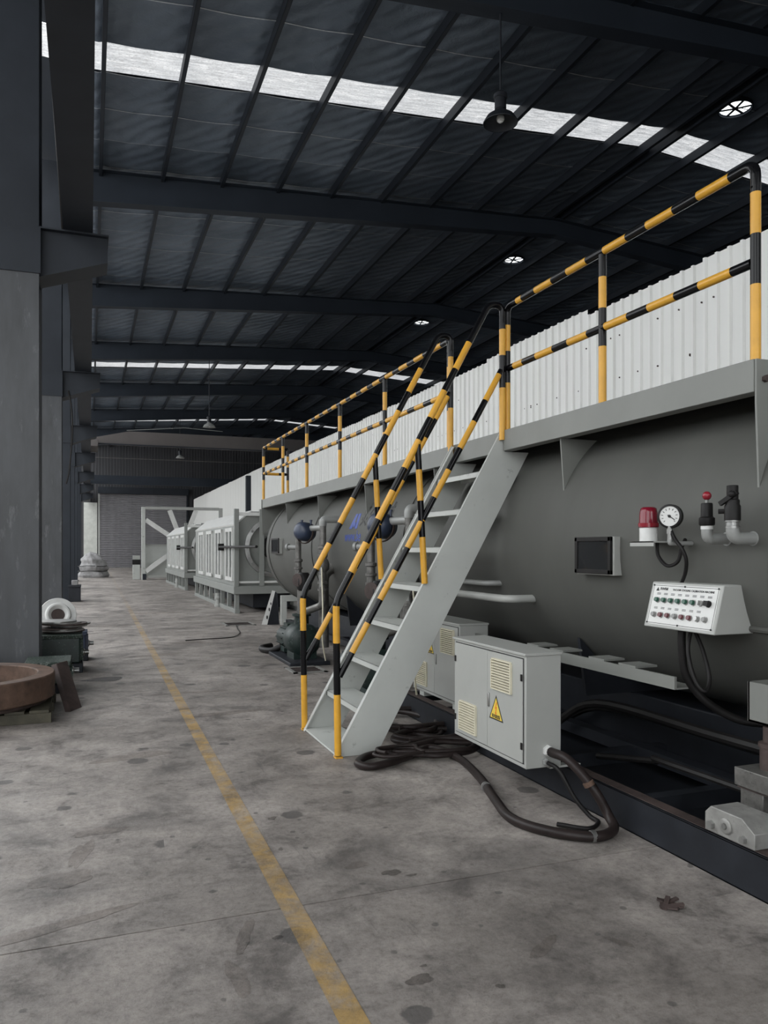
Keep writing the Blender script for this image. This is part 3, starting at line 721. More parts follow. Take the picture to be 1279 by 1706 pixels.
for y, z, r in ((2.83, .262, .014), (2.725, .235, .017), (2.92, .24, .02)): MB().cyl((2.766, y, z), (2.745, y, z), r, 6).build('bolt', STEEL, rb)

# ---- electrical cabinets
def cabinet(name, x0, y0, y1, z0, z1, dep, label, split, vents, handle_y, sign=True):
    t = thing(name, (x0+dep/2, (y0+y1)/2, z0), label, 'cabinet')
    MB().box((x0, y0, z0), (x0+dep, y1, z1)).build('body', PALE, t, .004)
    MB().box((x0-.012, y0-.008, z1-.005), (x0+dep+.005, y1+.008, z1+.012)).build('top_cap', PALE, t, .003)
    zc0, zc1 = z0+.03, z1-.025
    for a, b in ((y0+.03, split-.0015), (split+.0015, y1-.03)): MB().box((x0-.008, a, zc0), (x0, b, zc1)).build('door', PALE, t, .002)
    mb = MB(); f = .006
    mb.box((x0-.002, y0+.022, zc1), (x0+.001, y1-.022, zc1+f)); mb.box((x0-.002, y0+.022, zc0-f), (x0+.001, y1-.022, zc0)); mb.box((x0-.002, y0+.022, zc0), (x0+.001, y0+.029, zc1)); mb.box((x0-.002, y1-.029, zc0), (x0+.001, y1-.022, zc1))
    mb.build('door_gap', INK, t)
    for y in (y0+.035, y1-.035):
        for z in (zc0+.1, zc1-.11): MB().box((x0-.014, y-.008, z-.02), (x0-.007, y+.008, z+.02)).build('hinge', RUBBER, t)
    for (ya, yb, za, zb) in vents:
        g_ = MB().box((x0-.010, ya, za), (x0-.007, yb, zb)).build('vent', RUSTD, t)
        mb = MB(); mb.box((x0-.024, ya-.008, za), (x0-.007, ya, zb)); mb.box((x0-.024, yb, za), (x0-.007, yb+.008, zb)); mb.box((x0-.022, ya, zb), (x0-.007, yb, zb+.01)); mb.build('vent_frame', CREAM, g_)
        n = max(8, int((zb-za)/.0165))
        for i in range(n):
            z = za+(zb-za)*i/n; mb = MB(); mb.prism([(x0-.022, ya, z), (x0-.010, ya, z+.004), (x0-.010, ya, z+.0095), (x0-.022, ya, z+.007)], (0, yb-ya, 0)); mb.build('slat', CREAM, g_)
    MB().box((x0-.018, handle_y-.009, (z0+z1)/2-.045), (x0-.007, handle_y+.009, (z0+z1)/2+.045)).build('handle', STEEL, t, .004)
    if sign:
        sy, sz, s_ = sign; hgt = s_*.87
        def tri(k, x, th, mi, mat, nm):
            c = sz+hgt/3; q = [(x, sy+s_/2*k, c-hgt/3*k), (x, sy-s_/2*k, c-hgt/3*k), (x, sy, c+hgt*2/3*k)]
            return MB().prism(q, (-th, 0, 0)).build(nm, mat, t)
        sg = tri(1, x0-.0082, .001, 0, INK, 'warning_sign')
        c = sz+hgt/3; q = [(x0-.0093, sy+s_/2*.84, c-hgt/3*.84), (x0-.0093, sy-s_/2*.84, c-hgt/3*.84), (x0-.0093, sy, c+hgt*2/3*.84)]
        MB().prism(q, (-.0006, 0, 0)).build('sign_field', SIGNY, sg)
        bolt = [(.004, .105), (-.012, .062), (.0, .066), (-.008, .036), (-.014, .040), (.0, .022), (.008, .042), (.001, .040), (.012, .078), (-.001, .074), (.014, .105)]
        kk = s_/.18
        MB().prism([(x0-.01, sy-a*kk, sz+(b+.008)*kk) for a, b in bolt], (-.0008, 0, 0)).build('lightning_bolt', ORANGE, sg)
        text('sign_lettering', '有电危险', .026*kk, INK, sg, (x0-.0102, sy, sz+.022*kk), (0, -1, 0), (0, 0, 1), 'CENTER', bold=.0008)
    return t
c1 = cabinet('electrical_cabinet', 2.40, 4.0, 4.96, .25, .92, .24, 'pale grey two-door electrical cabinet with cable gland beside stair', 4.464, [(4.155, 4.385, .665, .85), (4.615, 4.845, .31, .50)], 4.44, (4.345, .47, .18))
for y in (4.15, 4.8):
    MB().box((2.64, y-.03, .206), (2.70, y+.03, .8)).build('mounting_post', GREY, c1); MB().box((2.64, y-.03, .2), (2.86, y+.03, .212)).build('mounting_foot', GREY, c1)
for x, z, r, L in ((2.545, .35, .034, .035), (2.53, .285, .024, .03)):
    MB().lathe([(r, 0), (r, L*.5), (r*.85, L*.55), (r*.8, L)], (x, 4.0, z), (0, -1, 0), 6, sm=False).build('cable_gland', WHITEP if z > .3 else PIPEG, c1)
c2 = cabinet('electrical_cabinet', 2.84, 5.77, 6.75, .25, .92, .26, 'pale grey electrical cabinet standing behind the stair on the frame', 6.26, [(5.86, 6.10, .66, .86), (6.42, 6.66, .31, .52)], 6.22, (6.34, .62, .15))
for y in (5.9, 6.6): MB().box((2.86, y-.05, .2), (3.06, y+.05, .25)).build('foot', GREY, c2)

# thick cables on the floor
F = .028
hz = cable('cable_bundle', [(2.545, 3.965, .35), (2.56, 3.80, .34), (2.62, 3.66, .22), (2.68, 3.60, .08), (2.64, 3.50, .035), (2.48, 3.46, .032), (2.30, 3.62, .032), (2.22, 3.86, .032), (2.30, 4.2, .032), (2.42, 4.62, .032), (2.50, 5.1, .032), (2.42, 5.45, .034), (2.15, 5.25, .034), (1.86, 5.12, .032), (1.77, 5.22, .032), (1.9, 5.38, .034), (2.15, 5.40, .05), (2.45, 5.5, .06), (2.75, 5.6, .06)], F, 'thick brown-black cable looping across floor from cabinet gland', HOSE, 10)
for p, d in (((2.60, 3.665, .24), (.06, -.05, -.14)), ((2.48, 3.462, .033), (-.05, .0, 0)), ((2.36, 4.42, .033), (.03, .1, 0))):
    p = Vector(p); d = Vector(d).normalized(); MB().cyl(p-d*.012, p+d*.012, F+.004, 12).build('cable_tie', RUST if p.z > .1 else STEEL, hz)
cable('cable', [(2.53, 3.97, .285), (2.55, 3.88, .26), (2.60, 3.80, .12), (2.66, 3.74, .03), (2.66, 3.66, .02), (2.55, 3.60, .018), (2.43, 3.72, .018)], .013, 'thin black cable dropping from lower cabinet gland', n=6)
def coil(c, rx, ry, z, r, turns, ph, label, seed, mat=HOSE):
    rnd = random.Random(seed); pts = []
    for i in range(int(turns*10)+1):
        a = ph+2*PI*i/10; k = 1+.18*rnd.uniform(-1, 1)
        pts.append((c[0]+rx*k*math.cos(a), c[1]+ry*k*math.sin(a), z+.004*i*turns*.3+rnd.uniform(0, .006)))
    return cable('coiled_cable', pts, r, label, mat, 5)
coil((2.08, 5.22), .17, .13, .075, .013, 1.6, 0, 'small coil of thin dark cable at the stair foot', 1)
coil((2.62, 5.72), .36, .2, .03, .022, 2.2, 1, 'wide coil of dark cable under the stair', 2)
coil((2.45, 5.35), .34, .16, .03, .018, 2.0, 2, 'loose coil of dark cable before the near cabinet', 5)
coil((2.55, 6.3), .26, .5, .03, .022, 2.3, 3, 'long coil of dark cable beneath the rear cabinet', 8)
# dark pipes under the tank
for i, (x, y0, y1, z, r) in enumerate(((3.35, 1.5, 5.2, .46, .03), (3.58, 1.5, 5.4, .38, .035), (3.1, 1.6, 4.3, .30, .02))):
    mbx = MB().tube(spline([(x, y0, z-.1), (x+.05, y0+.9, z), (x-.03, y0+2, z+.03), (x+.06, y1-.5, z-.02), (x+.02, y1, .19)], 6), r, 8).build('hose', RUBBER)
    tag(mbx, ['black hose under the tank, highest of three', 'thick black hose running deepest under the tank', 'thin black hose under the tank nearest its frame rail'][i], 'hose')

# ---- pumps with valves and pipes beside the tank
def pump():
    t = thing('vacuum_pump', (2.8, 10.4, 0), 'dark green vacuum pump with blue filter and valve pipes, nearer the roller door', 'pump')
    # motor and pump body on a skid
    MB().box((2.45, 9.98, 0), (3.0, 11.3, .05)).build('skid', BASEF, t, .01)
    mb = MB(); mb.lathe([(.13, 0), (.16, .02), (.16, .42), (.14, .46)], (2.72, 10.85, .27), (0, 1, 0), 20); mb.box((2.6, 10.95, .07), (2.84, 11.25, .15)); mb.box((2.65, 10.95, .40), (2.79, 11.2, .47)); mb.build('motor', GREEN, t)
    fb = MB()
    for k in range(14):
        a = 2*PI*k/14; fb.bar((2.72+.165*math.cos(a), 10.9, .27+.165*math.sin(a)), (2.72+.165*math.cos(a), 11.25, .27+.165*math.sin(a)), .012, .03, 0, (math.cos(a), 0, math.sin(a)))
    fb.build('cooling_fins', GREEN, t)
    mb = MB(); mb.lathe([(.1, 0), (.2, .03), (.23, .08), (.23, .40), (.2, .45), (.1, .48)], (2.74, 10.25, .30), (0, 1, 0), 24); mb.box((2.58, 10.3, .05), (2.9, 10.68, .2)); mb.build('pump_body', GREEN, t)
    MB().lathe([(.10, 0), (.10, .12), (.13, .12), (.13, .15)], (2.74, 10.5, .5), n=18).build('outlet', GREEN, t)
    # left riser with black check valve
    mb = MB(); mb.tube([(2.74, 10.5, .62), (2.74, 10.5, 1.0)], .06, 14); mb.lathe([(.075, 0), (.075, .03), (.055, .04)], (2.74, 10.5, .66)); mb.build('riser', VALVEM, t)
    MB().lathe([(.06, 0), (.095, .02), (.11, .08), (.11, .17), (.085, .22), (.06, .25)], (2.76, 10.45, .97), n=20).build('check_valve', RUBBER, t)
    mb = MB(); mb.lathe([(.045, 0), (.045, .05), (.06, .05), (.06, .075), (.045, .08), (.045, .14), (.06, .145), (.06, .17), (.045, .175), (.045, .24), (.06, .25), (.06, .28), (.04, .29), (.04, .70)], (2.72, 10.6, 1.12), n=16); mb.build('coupled_pipe', VALVEM, t)
    mb = MB(); mb.tube([(2.74, 10.62, 1.57), (2.62, 10.75, 1.57)], .035, 12); mb.cyl((2.62, 10.75, 1.57), (2.6, 10.775, 1.57), .05, 12); mb.build('side_stub', PIPEG, t)
    # filter housing
    fl = MB().lathe([(.07, -.12), (.12, -.10), (.13, -.06), (.13, .04), (.12, .10), (.09, .13), (.05, .14)], (2.74, 10.32, 1.78), (-.75, -.55, .1), 22).build('filter_housing', BLUEM, t)
    MB().lathe([(.137, -.02), (.145, -.015), (.145, .015), (.137, .02)], (2.74, 10.32, 1.76), (-.75, -.55, .1), 22, cap=False).build('clamp_band', RUSTD, fl)
    for dx in (-.05, .05): MB().lathe([(.014, 0), (.014, .05), (.02, .05), (.02, .07)], (2.76+dx, 10.32-dx, 1.87), n=8).build('filter_stud', BLUEM, fl)
    # right riser with stacked couplings and gate valve
    mb = MB(); mb.lathe([(.05, 0), (.05, .07), (.07, .07), (.07, .1), (.05, .1), (.05, .15), (.07, .16), (.07, .19), (.055, .2), (.05, .32), (.085, .36), (.09, .42), (.07, .48), (.05, .5), (.065, .53), (.065, .56), (.05, .57), (.05, .62), (.065, .63), (.065, .66), (.045, .68), (.045, .95)], (2.90, 10.0, .92), n=18); mb.build('valve_stack', VALVEM, t)
    mb = MB(); mb.tube(fillet([(2.90, 10.0, 1.85), (2.90, 10.0, 1.94), (3.15, 10.0, 1.94)], .08, 6), .05, 14); mb.tube([(2.90, 10.0, 1.83), (2.76, 10.3, 1.82)], .04, 12); mb.build('elbow', PIPEG, t)
    mb = MB(); mb.tube(fillet([(2.9, 10.0, .95), (2.9, 10.0, .8), (2.76, 10.3, .7)], .08), .05, 14); mb.build('lower_elbow', VALVEM, t)
    MB().tube(fillet([(3.0, 10.3, .2), (3.0, 10.3, 1.2), (3.15, 10.3, 1.3)], .1), .07, 14).build('drop_pipe', VALVEM, t)
    mb = MB(); mb.lathe([(.02, 0), (.02, .1), (.03, .1), (.03, .16), (.015, .17), (.015, .26)], (2.83, 9.85, 1.05), n=10); mb.cyl((2.83, 9.85, 1.1), (2.9, 9.98, 1.1), .014, 8); mb.build('relief_valve', STEEL, t)
    MB().tube(spline([(2.84, 9.84, 1.3), (2.80, 9.7, 1.28), (2.76, 9.55, 1.1), (2.74, 9.45, .8), (2.75, 9.5, .4), (2.82, 9.6, .12)], 6), .009, 8).build('air_hose', CREAM, t)
    MB().lathe([(.09, 0), (.09, .006), (.07, .008)], (2.66, 10.42, 1.12), (-.8, -.5, 0), 16, cap=True).build('hand_wheel', RUSTD, t)
    return t
pu = pump()
dup(pu, (2.82, 7.45, 0), None, 'dark green vacuum pump with valve pipes just behind the stair')
tx = MB().tube(spline([(2.62, 11.9, .05), (2.45, 11.75, .045), (2.42, 11.5, .045), (2.5, 11.28, .06), (2.62, 11.2, .12)], 6), .045, 12).build('suction_hose', RUBBER); tag(tx, 'short black suction hose curling from pump onto the floor', 'hose')
# junk by the tank end
lb = thing('leaning_angle', (3.3, 15.6, 0), 'pale slotted steel angle leaning upright beside square flange', 'steel angle')
mb = MB(); mb.prism([(3.27, 15.75, 0), (3.38, 15.72, 0), (3.52, 15.60, .68), (3.46, 15.62, .70)], (.02, .05, 0)); mb.build('slotted_face', WHITEP, lb)
MB().prism([(3.38, 15.70, 0), (3.62, 15.66, 0), (3.56, 15.58, .64), (3.52, 15.60, .68)], (.01, .04, 0)).build('side_face', BASEF, lb)
mb = MB()
for k in (.18, .42, .6): mb.ball((3.345+.17*k+.0, 15.72-.1*k, .68*k+.03), .026, 10, 0, (.6, .5, 1.6))
mb.build('slot', INK, lb)
sf_ = thing('square_flange', (3.9, 15.5, 0), 'grey square steel flange frame standing on the floor by tank', 'flange')
def wbar(a, b, n='bar'): MB().box(a, b).build(n, GREY, sf_, .005)
wbar((3.62, 15.5, 0), (4.12, 15.58, .12)); wbar((3.62, 15.5, .48), (4.12, 15.58, .6)); wbar((3.62, 15.5, .12), (3.74, 15.58, .48)); wbar((4.0, 15.5, .12), (4.12, 15.58, .48))
# drains
def drain(x0, y0, x1, y1, label):
    t = thing('floor_drain', ((x0+x1)/2, (y0+y1)/2, 0), label, 'drain')
    mb = MB(); w_ = .05
    mb.box((x0, y0, 0), (x1, y0+w_, .012)); mb.box((x0, y1-w_, 0), (x1, y1, .012)); mb.box((x0, y0, 0), (x0+w_, y1, .012)); mb.box((x1-w_, y0, 0), (x1, y1, .012)); mb.build('rim', CAST, t)
    MB().box((x0+w_, y0+w_, .001), (x1-w_, y1-w_, .004)).build('sunken_plate', INK, t)
    n = 4
    for i in range(n):
        y = y0+w_+(y1-y0-2*w_)*(i+.5)/n; MB().box((x0+w_, y-.015, .004), (x1-w_, y+.015, .010)).build('grate_bar', RUSTD, t)
    return t
drain(2.36, 9.42, 2.80, 9.94, 'open dark floor drain beside the pump skid')
drain(2.55, 15.7, 3.15, 16.4, 'dark drain cover on the floor in front of spray machine')
cable('cable', [(2.75, 15.7, .014), (2.65, 15.0, .012), (2.55, 14.2, .012), (2.3, 13.6, .012), (1.9, 13.5, .012), (1.5, 13.4, .012)], .008, 'thin black wire lying from drain cover across the floor', n=6)

# ---- spray cooling machine (two of them)
def spray():
    y0, y1, x0, x1 = 18.75, 26.3, 3.25, 4.95
    t = thing('spray_machine', (4.1, 22.5, 0), 'grey windowed spray cooling machine next to the vacuum tank', 'machine')
    mb = MB(); mb.box((x0-.04, y0-.1, .46), (x1+.04, y1+.1, .65)); mb.build('deck', GREYM, t, .008)
    mb = MB(); prof = [(x0+.02, .65), (x1-.02, .65), (x1-.02, 2.12), (x1-.42, 2.45), (x0+.42, 2.45), (x0+.02, 2.12)]
    mb.prism([(x, y0+.05, z) for x, z in prof], (0, y1-y0-.05, 0)); mb.build('hull', GREYM, t, .006)
    mb = MB(); mb.prism([(x0+.0, y0+.04, 2.14), (x0+.40, y0+.04, 2.475), (x0+.42, y0+.04, 2.455), (x0+.02, y0+.04, 2.11)], (0, y1-y0-.04, 0)); mb.build('sloped_cover', WHITEP, t)
    for k in range(4):
        ya = 18.98+1.72*k; yb = ya+1.08
        wn = MB(); f = .09
        wn.box((x0-.03, ya, .76), (x0+.02, ya+f, 2.06)); wn.box((x0-.03, yb-f, .76), (x0+.02, yb, 2.06)); wn.box((x0-.03, ya, .76), (x0+.02, yb, .76+f)); wn.box((x0-.03, ya, 2.06-f), (x0+.02, yb, 2.06)); wn.box((x0-.03, (ya+yb)/2-.05, .76), (x0+.02, (ya+yb)/2+.05, 2.06))
        o = wn.build('window', WHITEP, t)
        for a, b in ((ya+f, (ya+yb)/2-.05), ((ya+yb)/2+.05, yb-f)): MB().box((x0-.005, a, .85), (x0+.018, b, 1.97)).build('pane', GLASS, o)
    for yy in (y0-.06,):
        MB().box((x0-.03, yy-.05, .65), (x0+.08, yy+.05, 2.5)).build('corner_post', GREYM, t, .004)
        MB().box((x0+.58, yy-.05, .65), (x0+.69, yy+.05, 2.5)).build('corner_post', GREYM, t, .004)
        MB().box((x0+.08, yy-.03, 2.34), (x0+.58, yy+.03, 2.42)).build('cross_bar', WHITEP, t); MB().tube([(x0+.08, yy, .74), (x1-.3, yy, .74)], .03, 10).build('cross_bar', WHITEP, t)
    MB().lathe([(.72, -.02), (.72, .10), (.62, .12), (.60, .02), (.60, -.02)], (4.2, y0+.05, 1.58), (0, -1, 0), 40, cap=False).build('entry_ring', STEEL, t)
    MB().lathe([(.60, 0), (.60, .02)], (4.2, y0+.05, 1.58), (0, -1, 0), 40).build('entry_plate', GREYM, t)
    MB().lathe([(.3, 0), (.3, .03)], (4.2, y0+.03, 1.58), (0, -1, 0), 32).build('entry_seal', RUBBER, t)
    for k in range(10):
        a = 2*PI*k/10; MB().cyl((4.2+.67*math.cos(a), y0-.06, 1.58+.67*math.sin(a)), (4.2+.67*math.cos(a), y0-.10, 1.58+.67*math.sin(a)), .035, 6).build('bolt', STEEL, t)
    MB().tube([(x0-.09, 15.7, 1.59), (x0-.09, 20.6, 1.59)], .03, 8).build('push_rod', RUBBER, t)
    MB().box((x0-.12, 20.5, 1.5), (x0+.02, 20.62, 1.68)).build('rod_bracket', RUBBER, t)
    for yy in [y0+.02+k*(y1-y0-.1)/7 for k in range(8)]:
        for x in (x0, x1-.1): MB().box((x, yy-.05, .1), (x+.1, yy+.05, .46)).build('leg', GREYM, t, .004)
    for x in (x0, x1-.1): MB().box((x-.01, y0-.08, .0), (x+.11, y1+.05, .1)).build('skid_rail', GREYM, t, .006)
    MB().box((x0+.5, y0+.3, .1), (x1-.3, y1-.3, .44)).build('under_box', BASEF, t)
    MB().lathe([(.10, 0), (.10, .05), (.07, .06), (.07, .2), (.09, .21), (.09, .26), (.07, .27), (.07, .36)], (x0-.04, 21.1, .0), n=16).build('jack_foot', PALE, t)
    return t
sp = spray()
dup(sp, (4.15, 33.4, 0), None, 'grey windowed spray cooling machine farther on before the portal frame')
# ---- radial haul-off portal
pf = thing('haul_off', (4.4, 40.5, 0), 'pale square portal machine with radial arms beyond the spray machines', 'machine')
yq = 40.5
for a, b in (((2.40, yq-.1, 0), (2.58, yq+.1, 3.62)), ((6.2, yq-.1, 0), (6.38, yq+.1, 3.62)), ((2.58, yq-.1, 3.5), (6.2, yq+.1, 3.64)), ((2.58, yq-.1, .1), (6.2, yq+.1, .22))): MB().box(a, b).build('frame_bar', GREY if a[0] < 2.5 and b[2] > 3 else PALE, pf, .01)
MB().box((2.58, yq+.3, .2), (3.9, yq+.36, 1.72)).build('lower_panel', GREY, pf); MB().box((4.9, yq+.3, .2), (6.2, yq+.36, 1.72)).build('lower_panel', GREY, pf)
MB().box((2.58, yq+.26, 1.68), (3.9, yq+.36, 1.76)).build('panel_edge', PALE, pf)
MB().lathe([(.62, -.3), (.75, -.3), (.75, .3), (.62, .3)], (4.4, yq+.1, 1.75), (0, 1, 0), 32, cap=False).build('centre_ring', DARKG, pf)
for k, (x, z) in enumerate(((2.6, 2.98), (2.6, .42), (3.75, 3.48), (5.05, 3.48), (6.2, 2.98), (6.2, .42))):
    d = Vector((x-4.4, 0, z-1.75)).normalized(); c = Vector((4.4, yq, 1.75))
    MB().bar(c+d*.7, (x, yq, z), .22, .16 if k < 2 else .14, 0, (0, 1, 0)).build('radial_arm', WHITEP, pf)
    MB().bar(c+d*.5+Vector((0, -.05, 0)), c+d*.85+Vector((0, -.05, 0)), .3, .28, 0, (0, 1, 0)).build('gripper', DARKG, pf)
MB().box((2.45, yq-.16, 0), (2.62, yq-.1, .3)).build('wheel_guard', DARKG, pf)
sc_ = thing('side_console', (2.1, 41.2, 0), 'small dark grey console standing beside the portal machine', 'console')
MB().box((2.02, 41.0, 0), (2.36, 41.3, .75)).build('base', GREY, sc_, .01); MB().box((2.0, 40.98, .75), (2.38, 41.32, 1.0)).build('screen_box', RUBBER, sc_, .01); MB().box((2.02, 41.0, 1.0), (2.36, 41.3, 1.2)).build('top', PALE, sc_, .01)

# ================================================================ LEFT SIDE
pl = thing('pallet', (-1.1, 8.1, 0), 'low olive wooden pallet under the rusty ring', 'pallet')
for y in (7.55, 8.05, 8.5): MB().box((-2.1, y, 0), (-.32, y+.09, .09)).build('runner', OLIVE, pl, .004)
for k in range(9):
    x = -2.1+k*.2; MB().box((x, 7.55, .09), (x+.16, 8.62, .115)).build('deck_board', OLIVE, pl, .003)
sp1 = MB().lathe([(.62, 0), (.74, 0), (.76, .02), (.74, .045), (.62, .045)], (-1.12, 8.1, .117), n=48).build('flange_ring', RUSTD); tag(sp1, 'thin dark steel ring between pallet and rusty ring', 'ring')
rg = MB().lathe([(.655, 0), (.80, 0), (.81, .01), (.81, .21), (.80, .22), (.665, .22), (.655, .21), (.655, 0)], (-1.12, 8.1, .163), n=64, cap=False).build('steel_ring', RUST); tag(rg, 'thick rusty steel ring lying on the pallet', 'ring')
sb = thing('steel_slab', (-.25, 8.4, 0), 'dark brown steel slab leaning against the rusty ring', 'slab')
MB().prism([(-.17, 7.98, .0), (-.22, 7.98, .0), (-.37, 8.62, .36), (-.32, 8.62, .38)], (.10, .2, .0)).build('plate', RUSTD, sb, .006)
def gearbox(x, y, w_, d, h, label, m1, m2, base_h):
    t = thing('gear_motor', (x, y, 0), label, 'motor', None)
    MB().box((x-w_/2-.02, y-d/2-.02, 0), (x+w_/2+.03, y+d/2, base_h)).build('base', BASEF, t, .01)
    MB().box((x-w_/2, y-d/2, base_h), (x+w_/2, y+d/2, h-.03)).build('housing', m1, t, .02)
    MB().box((x-w_/2-.02, y-d/2-.02, h-.05), (x+w_/2+.02, y+d/2+.02, h)).build('lid', m2, t, .01)
    for k in range(3): MB().box((x+w_/2-.01, y-d/2+.05+k*d/3.2, base_h+.03), (x+w_/2+.03, y-d/2+.09+k*d/3.2, h-.06)).build('rib', m2, t)
    MB().lathe([(.05, 0), (.05, .04), (.03, .05), (.03, .1)], (x+w_/2, y, base_h+.1), (1, 0, 0), 12).build('shaft', STEEL, t)
    return t
t = gearbox(-.42, 9.30, .42, .5, .34, 'green cast gear motor covered with metal chips, nearest the ring', GREEN, CHIP, .1)
MB().prism([(-.5, 9.0, .14), (-.2, 9.0, .10), (-.16, 9.0, .22), (-.45, 9.0, .31)], (0, .06, 0)).build('chip_cover', CHIP, t)
gearbox(-.36, 10.75, .5, .6, .48, 'green cast gear motor under the stack of discs', GREEN, CHIP, .12)
gearbox(-.22, 11.75, .34, .4, .40, 'dark blue gear motor behind the stack of discs', BLUEM, BLUEM, .12)
random.seed(11); zz = .482
for i in range(9):
    r = random.uniform(.22, .30); x = -.38+random.uniform(-.07, .17); y = 10.85+random.uniform(-.1, .1); h = .017
    d_ = MB().lathe([(.06, 0), (r, 0), (r, h), (.06, h)], (x, y, zz), n=28).build('steel_disc', [RUSTD, CAST, STEEL][i % 3], org=(x, y, zz)); tag(d_, 'thin steel disc, %s of the stack on the green motor' % ['bottom one', 'second from the bottom', 'third from the bottom', 'fourth from the bottom', 'middle one', 'fourth from the top', 'third from the top', 'second from the top', 'topmost one'][i], 'disc', 'discs stacked on the green motor'); d_['group'] = 'discs stacked on the green motor'
    zz += h
fw = thing('white_flange', (-.41, 11.66, .40), 'white round flange with dark bore standing behind the disc stack', 'flange')
c = Vector((-.40, 10.95, zz+.12)); ax = Vector((.12, -1, .35)).normalized(); c = Vector((-.41, 11.66, .635))
MB().lathe([(.085, 0), (.13, .05), (.15, .05), (.17, .02), (.235, .02), (.24, .01), (.24, -.02), (.085, -.02)], c, ax, 36, cap=False).build('rim', WHITEP, fw)
MB().lathe([(.086, -.015), (.086, .01)], c, ax, 24).build('bore', RUSTD, fw)
tb = thing('tarp_heap', (.2, 44.8, 0), 'heap of grey wrapped tarpaulin beside the far column', 'tarpaulin heap')
rnd = random.Random(5); mb = MB(); NU, NV = 26, 12
for j in range(NV+1):
    f = j/NV; rr = .72*(1-f**2.2)**.5*(1+.08*math.sin(f*20)); z = 1.38*f
    for i in range(NU):
        a = 2*PI*i/NU; k = 1+.13*math.sin(5*a+f*6)+rnd.uniform(-.07, .07); mb.v.append((.15+rr*k*math.cos(a)+.15*f*math.sin(f*4), 44.8+rr*k*math.sin(a)*.9, z+rnd.uniform(-.02, .02)*(0 < f < 1)))
for j in range(NV):
    for i in range(NU): i2 = (i+1) % NU; mb.face([j*NU+i, j*NU+i2, (j+1)*NU+i2, (j+1)*NU+i], 0, False)
mb.build('sheet', TARP, tb)
mb = MB()
for z in (.35, .62):
    mb.tube([(.15+.74*math.cos(2*PI*i/20), 44.8+.68*math.sin(2*PI*i/20), z+.02*math.sin(i)) for i in range(21)], .018, 6, cap=False)
mb.build('strap', RUBBER, tb)
dj = thing('dark_crate', (-.36, 25, 0), 'small dark crate at the foot of a far column', 'crate')
MB().box((-.58, 24.4, 0), (-.25, 25.1, .42)).build('box', BASEF, dj, .01); MB().box((-.6, 24.38, .42), (-.24, 25.12, .48)).build('lid', BASEF, dj, .01); MB().box((-.5, 24.5, .48), (-.32, 24.9, .62)).build('bundle', TARP, dj, .02)

# ================================================================ OVERHEAD
def lamp(x, y, zb, ztop, label):
    t = thing('pendant_lamp', (x, y, zb), label, 'lamp', None)
    MB().lathe([(.25, 0), (.255, .01), (.20, .10), (.10, .17), (.07, .19), (.07, .21)], (x, y, zb), n=28, cap=False).build('shade', BASEF if y < 20 else PIPEG, t)
    MB().lathe([(.085, 0), (.085, .16), (.10, .17), (.10, .22), (.06, .26), (.03, .28)], (x, y, zb+.2), n=20).build('ballast', BASEF, t)
    MB().cyl((x, y, zb+.47), (x, y, ztop), .014, 8).build('rod', BASEF, t)
    MB().ball((x, y, zb+.07), .06, 12).build('bulb', WHITEP, t)
    return t
lamp(5.63, 10.1, 7.78, 9.41, 'large round pendant lamp hanging before the bright skylight')
lamp(4.6, 32.6, 6.54, 9.34, 'small pendant lamp hanging above the bridge crane')
lamp(5.1, 48.4, 7.0, 9.38, 'small pendant lamp hanging below the bridge crane girder')
VENTL = NT('daylight_in_vent'); VENTL.set(Base_Color=(.5, .5, .5), Emission_Color=(.95, .98, 1.0), Emission_Strength=1.0)
for i, (y, lab) in enumerate(((12.2, 'round roof vent letting in daylight, nearest the bright skylight'), (21.0, 'round roof vent with daylight, middle of the three'), (28.1, 'round roof vent with daylight, farthest along the ridge'))):
    x = 12.15; t = thing('roof_vent', (x, y, zr(x)), lab, 'roof vent'); z = zr(x)
    MB().lathe([(.31, -.10), (.33, -.10), (.33, .04), (.31, .04)], (x, y, z), n=24, cap=False).build('collar', ROOFST, t)
    MB().lathe([(.30, 0), (.30, .005)], (x, y, z-.05), n=24).build('opening', VENTL.m, t)
    for k in range(6): MB().bar((x, y, z-.08), (x+.3*math.cos(k*PI/3+.3), y+.3*math.sin(k*PI/3+.3), z-.07), .05, .01).build('blade', PURL, t)
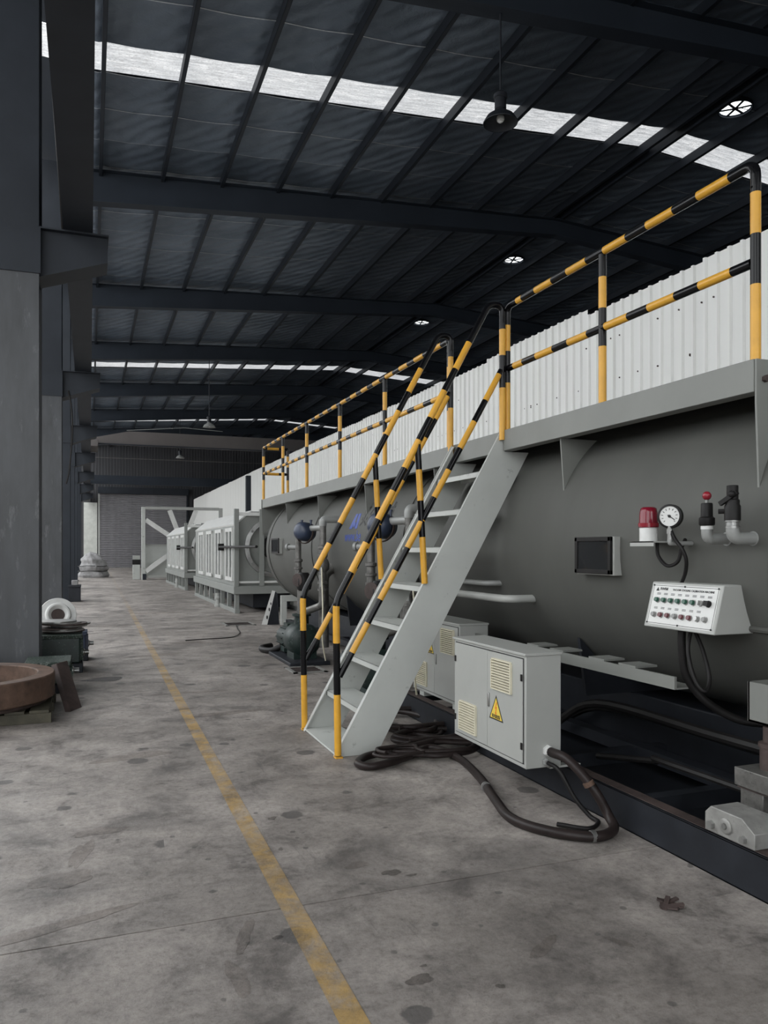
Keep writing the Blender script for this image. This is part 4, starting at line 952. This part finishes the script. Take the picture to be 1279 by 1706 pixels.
wi = MB().tube(spline([(12.05, 20.8, zr(12)-.1), (11.9, 20.7, zr(12)-.35), (11.93, 20.7, zr(12)-.7)], 5), .012, 6).build('loose_wire', PURL); tag(wi, 'loose wire dangling from the middle roof vent', 'wire')
bc = thing('bridge_crane', (5, 38, 6.1), 'beige overhead bridge crane girder spanning the hall far away', 'crane')
MB().prism([(.25, 37.8, 6.35), (7.9, 37.8, 6.35), (14, 37.8, 6.35), (14, 37.8, 6.96), (1.7, 37.8, 6.96), (.25, 37.8, 6.62)], (0, .5, 0)).build('girder', BEIGEC, bc, .01)
MB().box((-.25, 36.9, 6.09), (.35, 39.2, 6.4)).build('end_carriage', BEIGEC, bc, .02)
MB().box((.2, 37.74, 6.3), (14, 37.8, 6.36)).build('lower_flange', DARKG, bc)
for a, b in (((1.6, 38.0, 7.02), (4.2, 38, 7.28)), ((4.2, 38, 7.28), (6.0, 38, 7.2))): MB().cyl(a, b, .012, 6).build('festoon_wire', PALE, bc)
cb2 = MB().tube([(-.9, 48.70, 6.9), (12, 48.70, 6.9)], .02, 6).build('conduit', VALVEM); tag(cb2, 'thin pale conduit crossing the hall before the end wall', 'conduit')
dbm = MB().box((-.4, 56.4, 5.95), (12, 56.6, 6.55)).build('tie_beam', ROOFST); tag(dbm, 'dark horizontal tie beam between bridge crane and end wall', 'beam', kind='structure')
cable('hanging_cable', [(-.42, 8.2, 7.6), (-.38, 8.4, 6.8), (-.33, 9.0, 6.0), (-.30, 9.6, 5.5), (-.29, 9.85, 5.28)], .022, 'dark cable hanging down beside the crane runway girder', n=8)
cable('hanging_cable', [(-.42, 17.635, 4.86), (-.36, 17.6, 4.5), (-.34, 17.57, 4.0), (-.40, 17.57, 3.2), (-.46, 17.57, 2.9)], .018, 'dark cable dangling below the second column corbel', n=8)
sc2 = thing('metal_scrap', (2.35, 2.75, 0), 'small crumpled scrap lying on the floor before the frame', 'scrap')
random.seed(4); mb = MB()
for i in range(7):
    a = random.uniform(0, 6.28); mb.bar((2.34+random.uniform(-.05, .05), 2.72+random.uniform(-.03, .03), .006), (2.34+.07*math.cos(a), 2.72+.05*math.sin(a), .012+random.uniform(0, .012)), .02, .008)
mb.build('flakes', RUSTD, sc2)
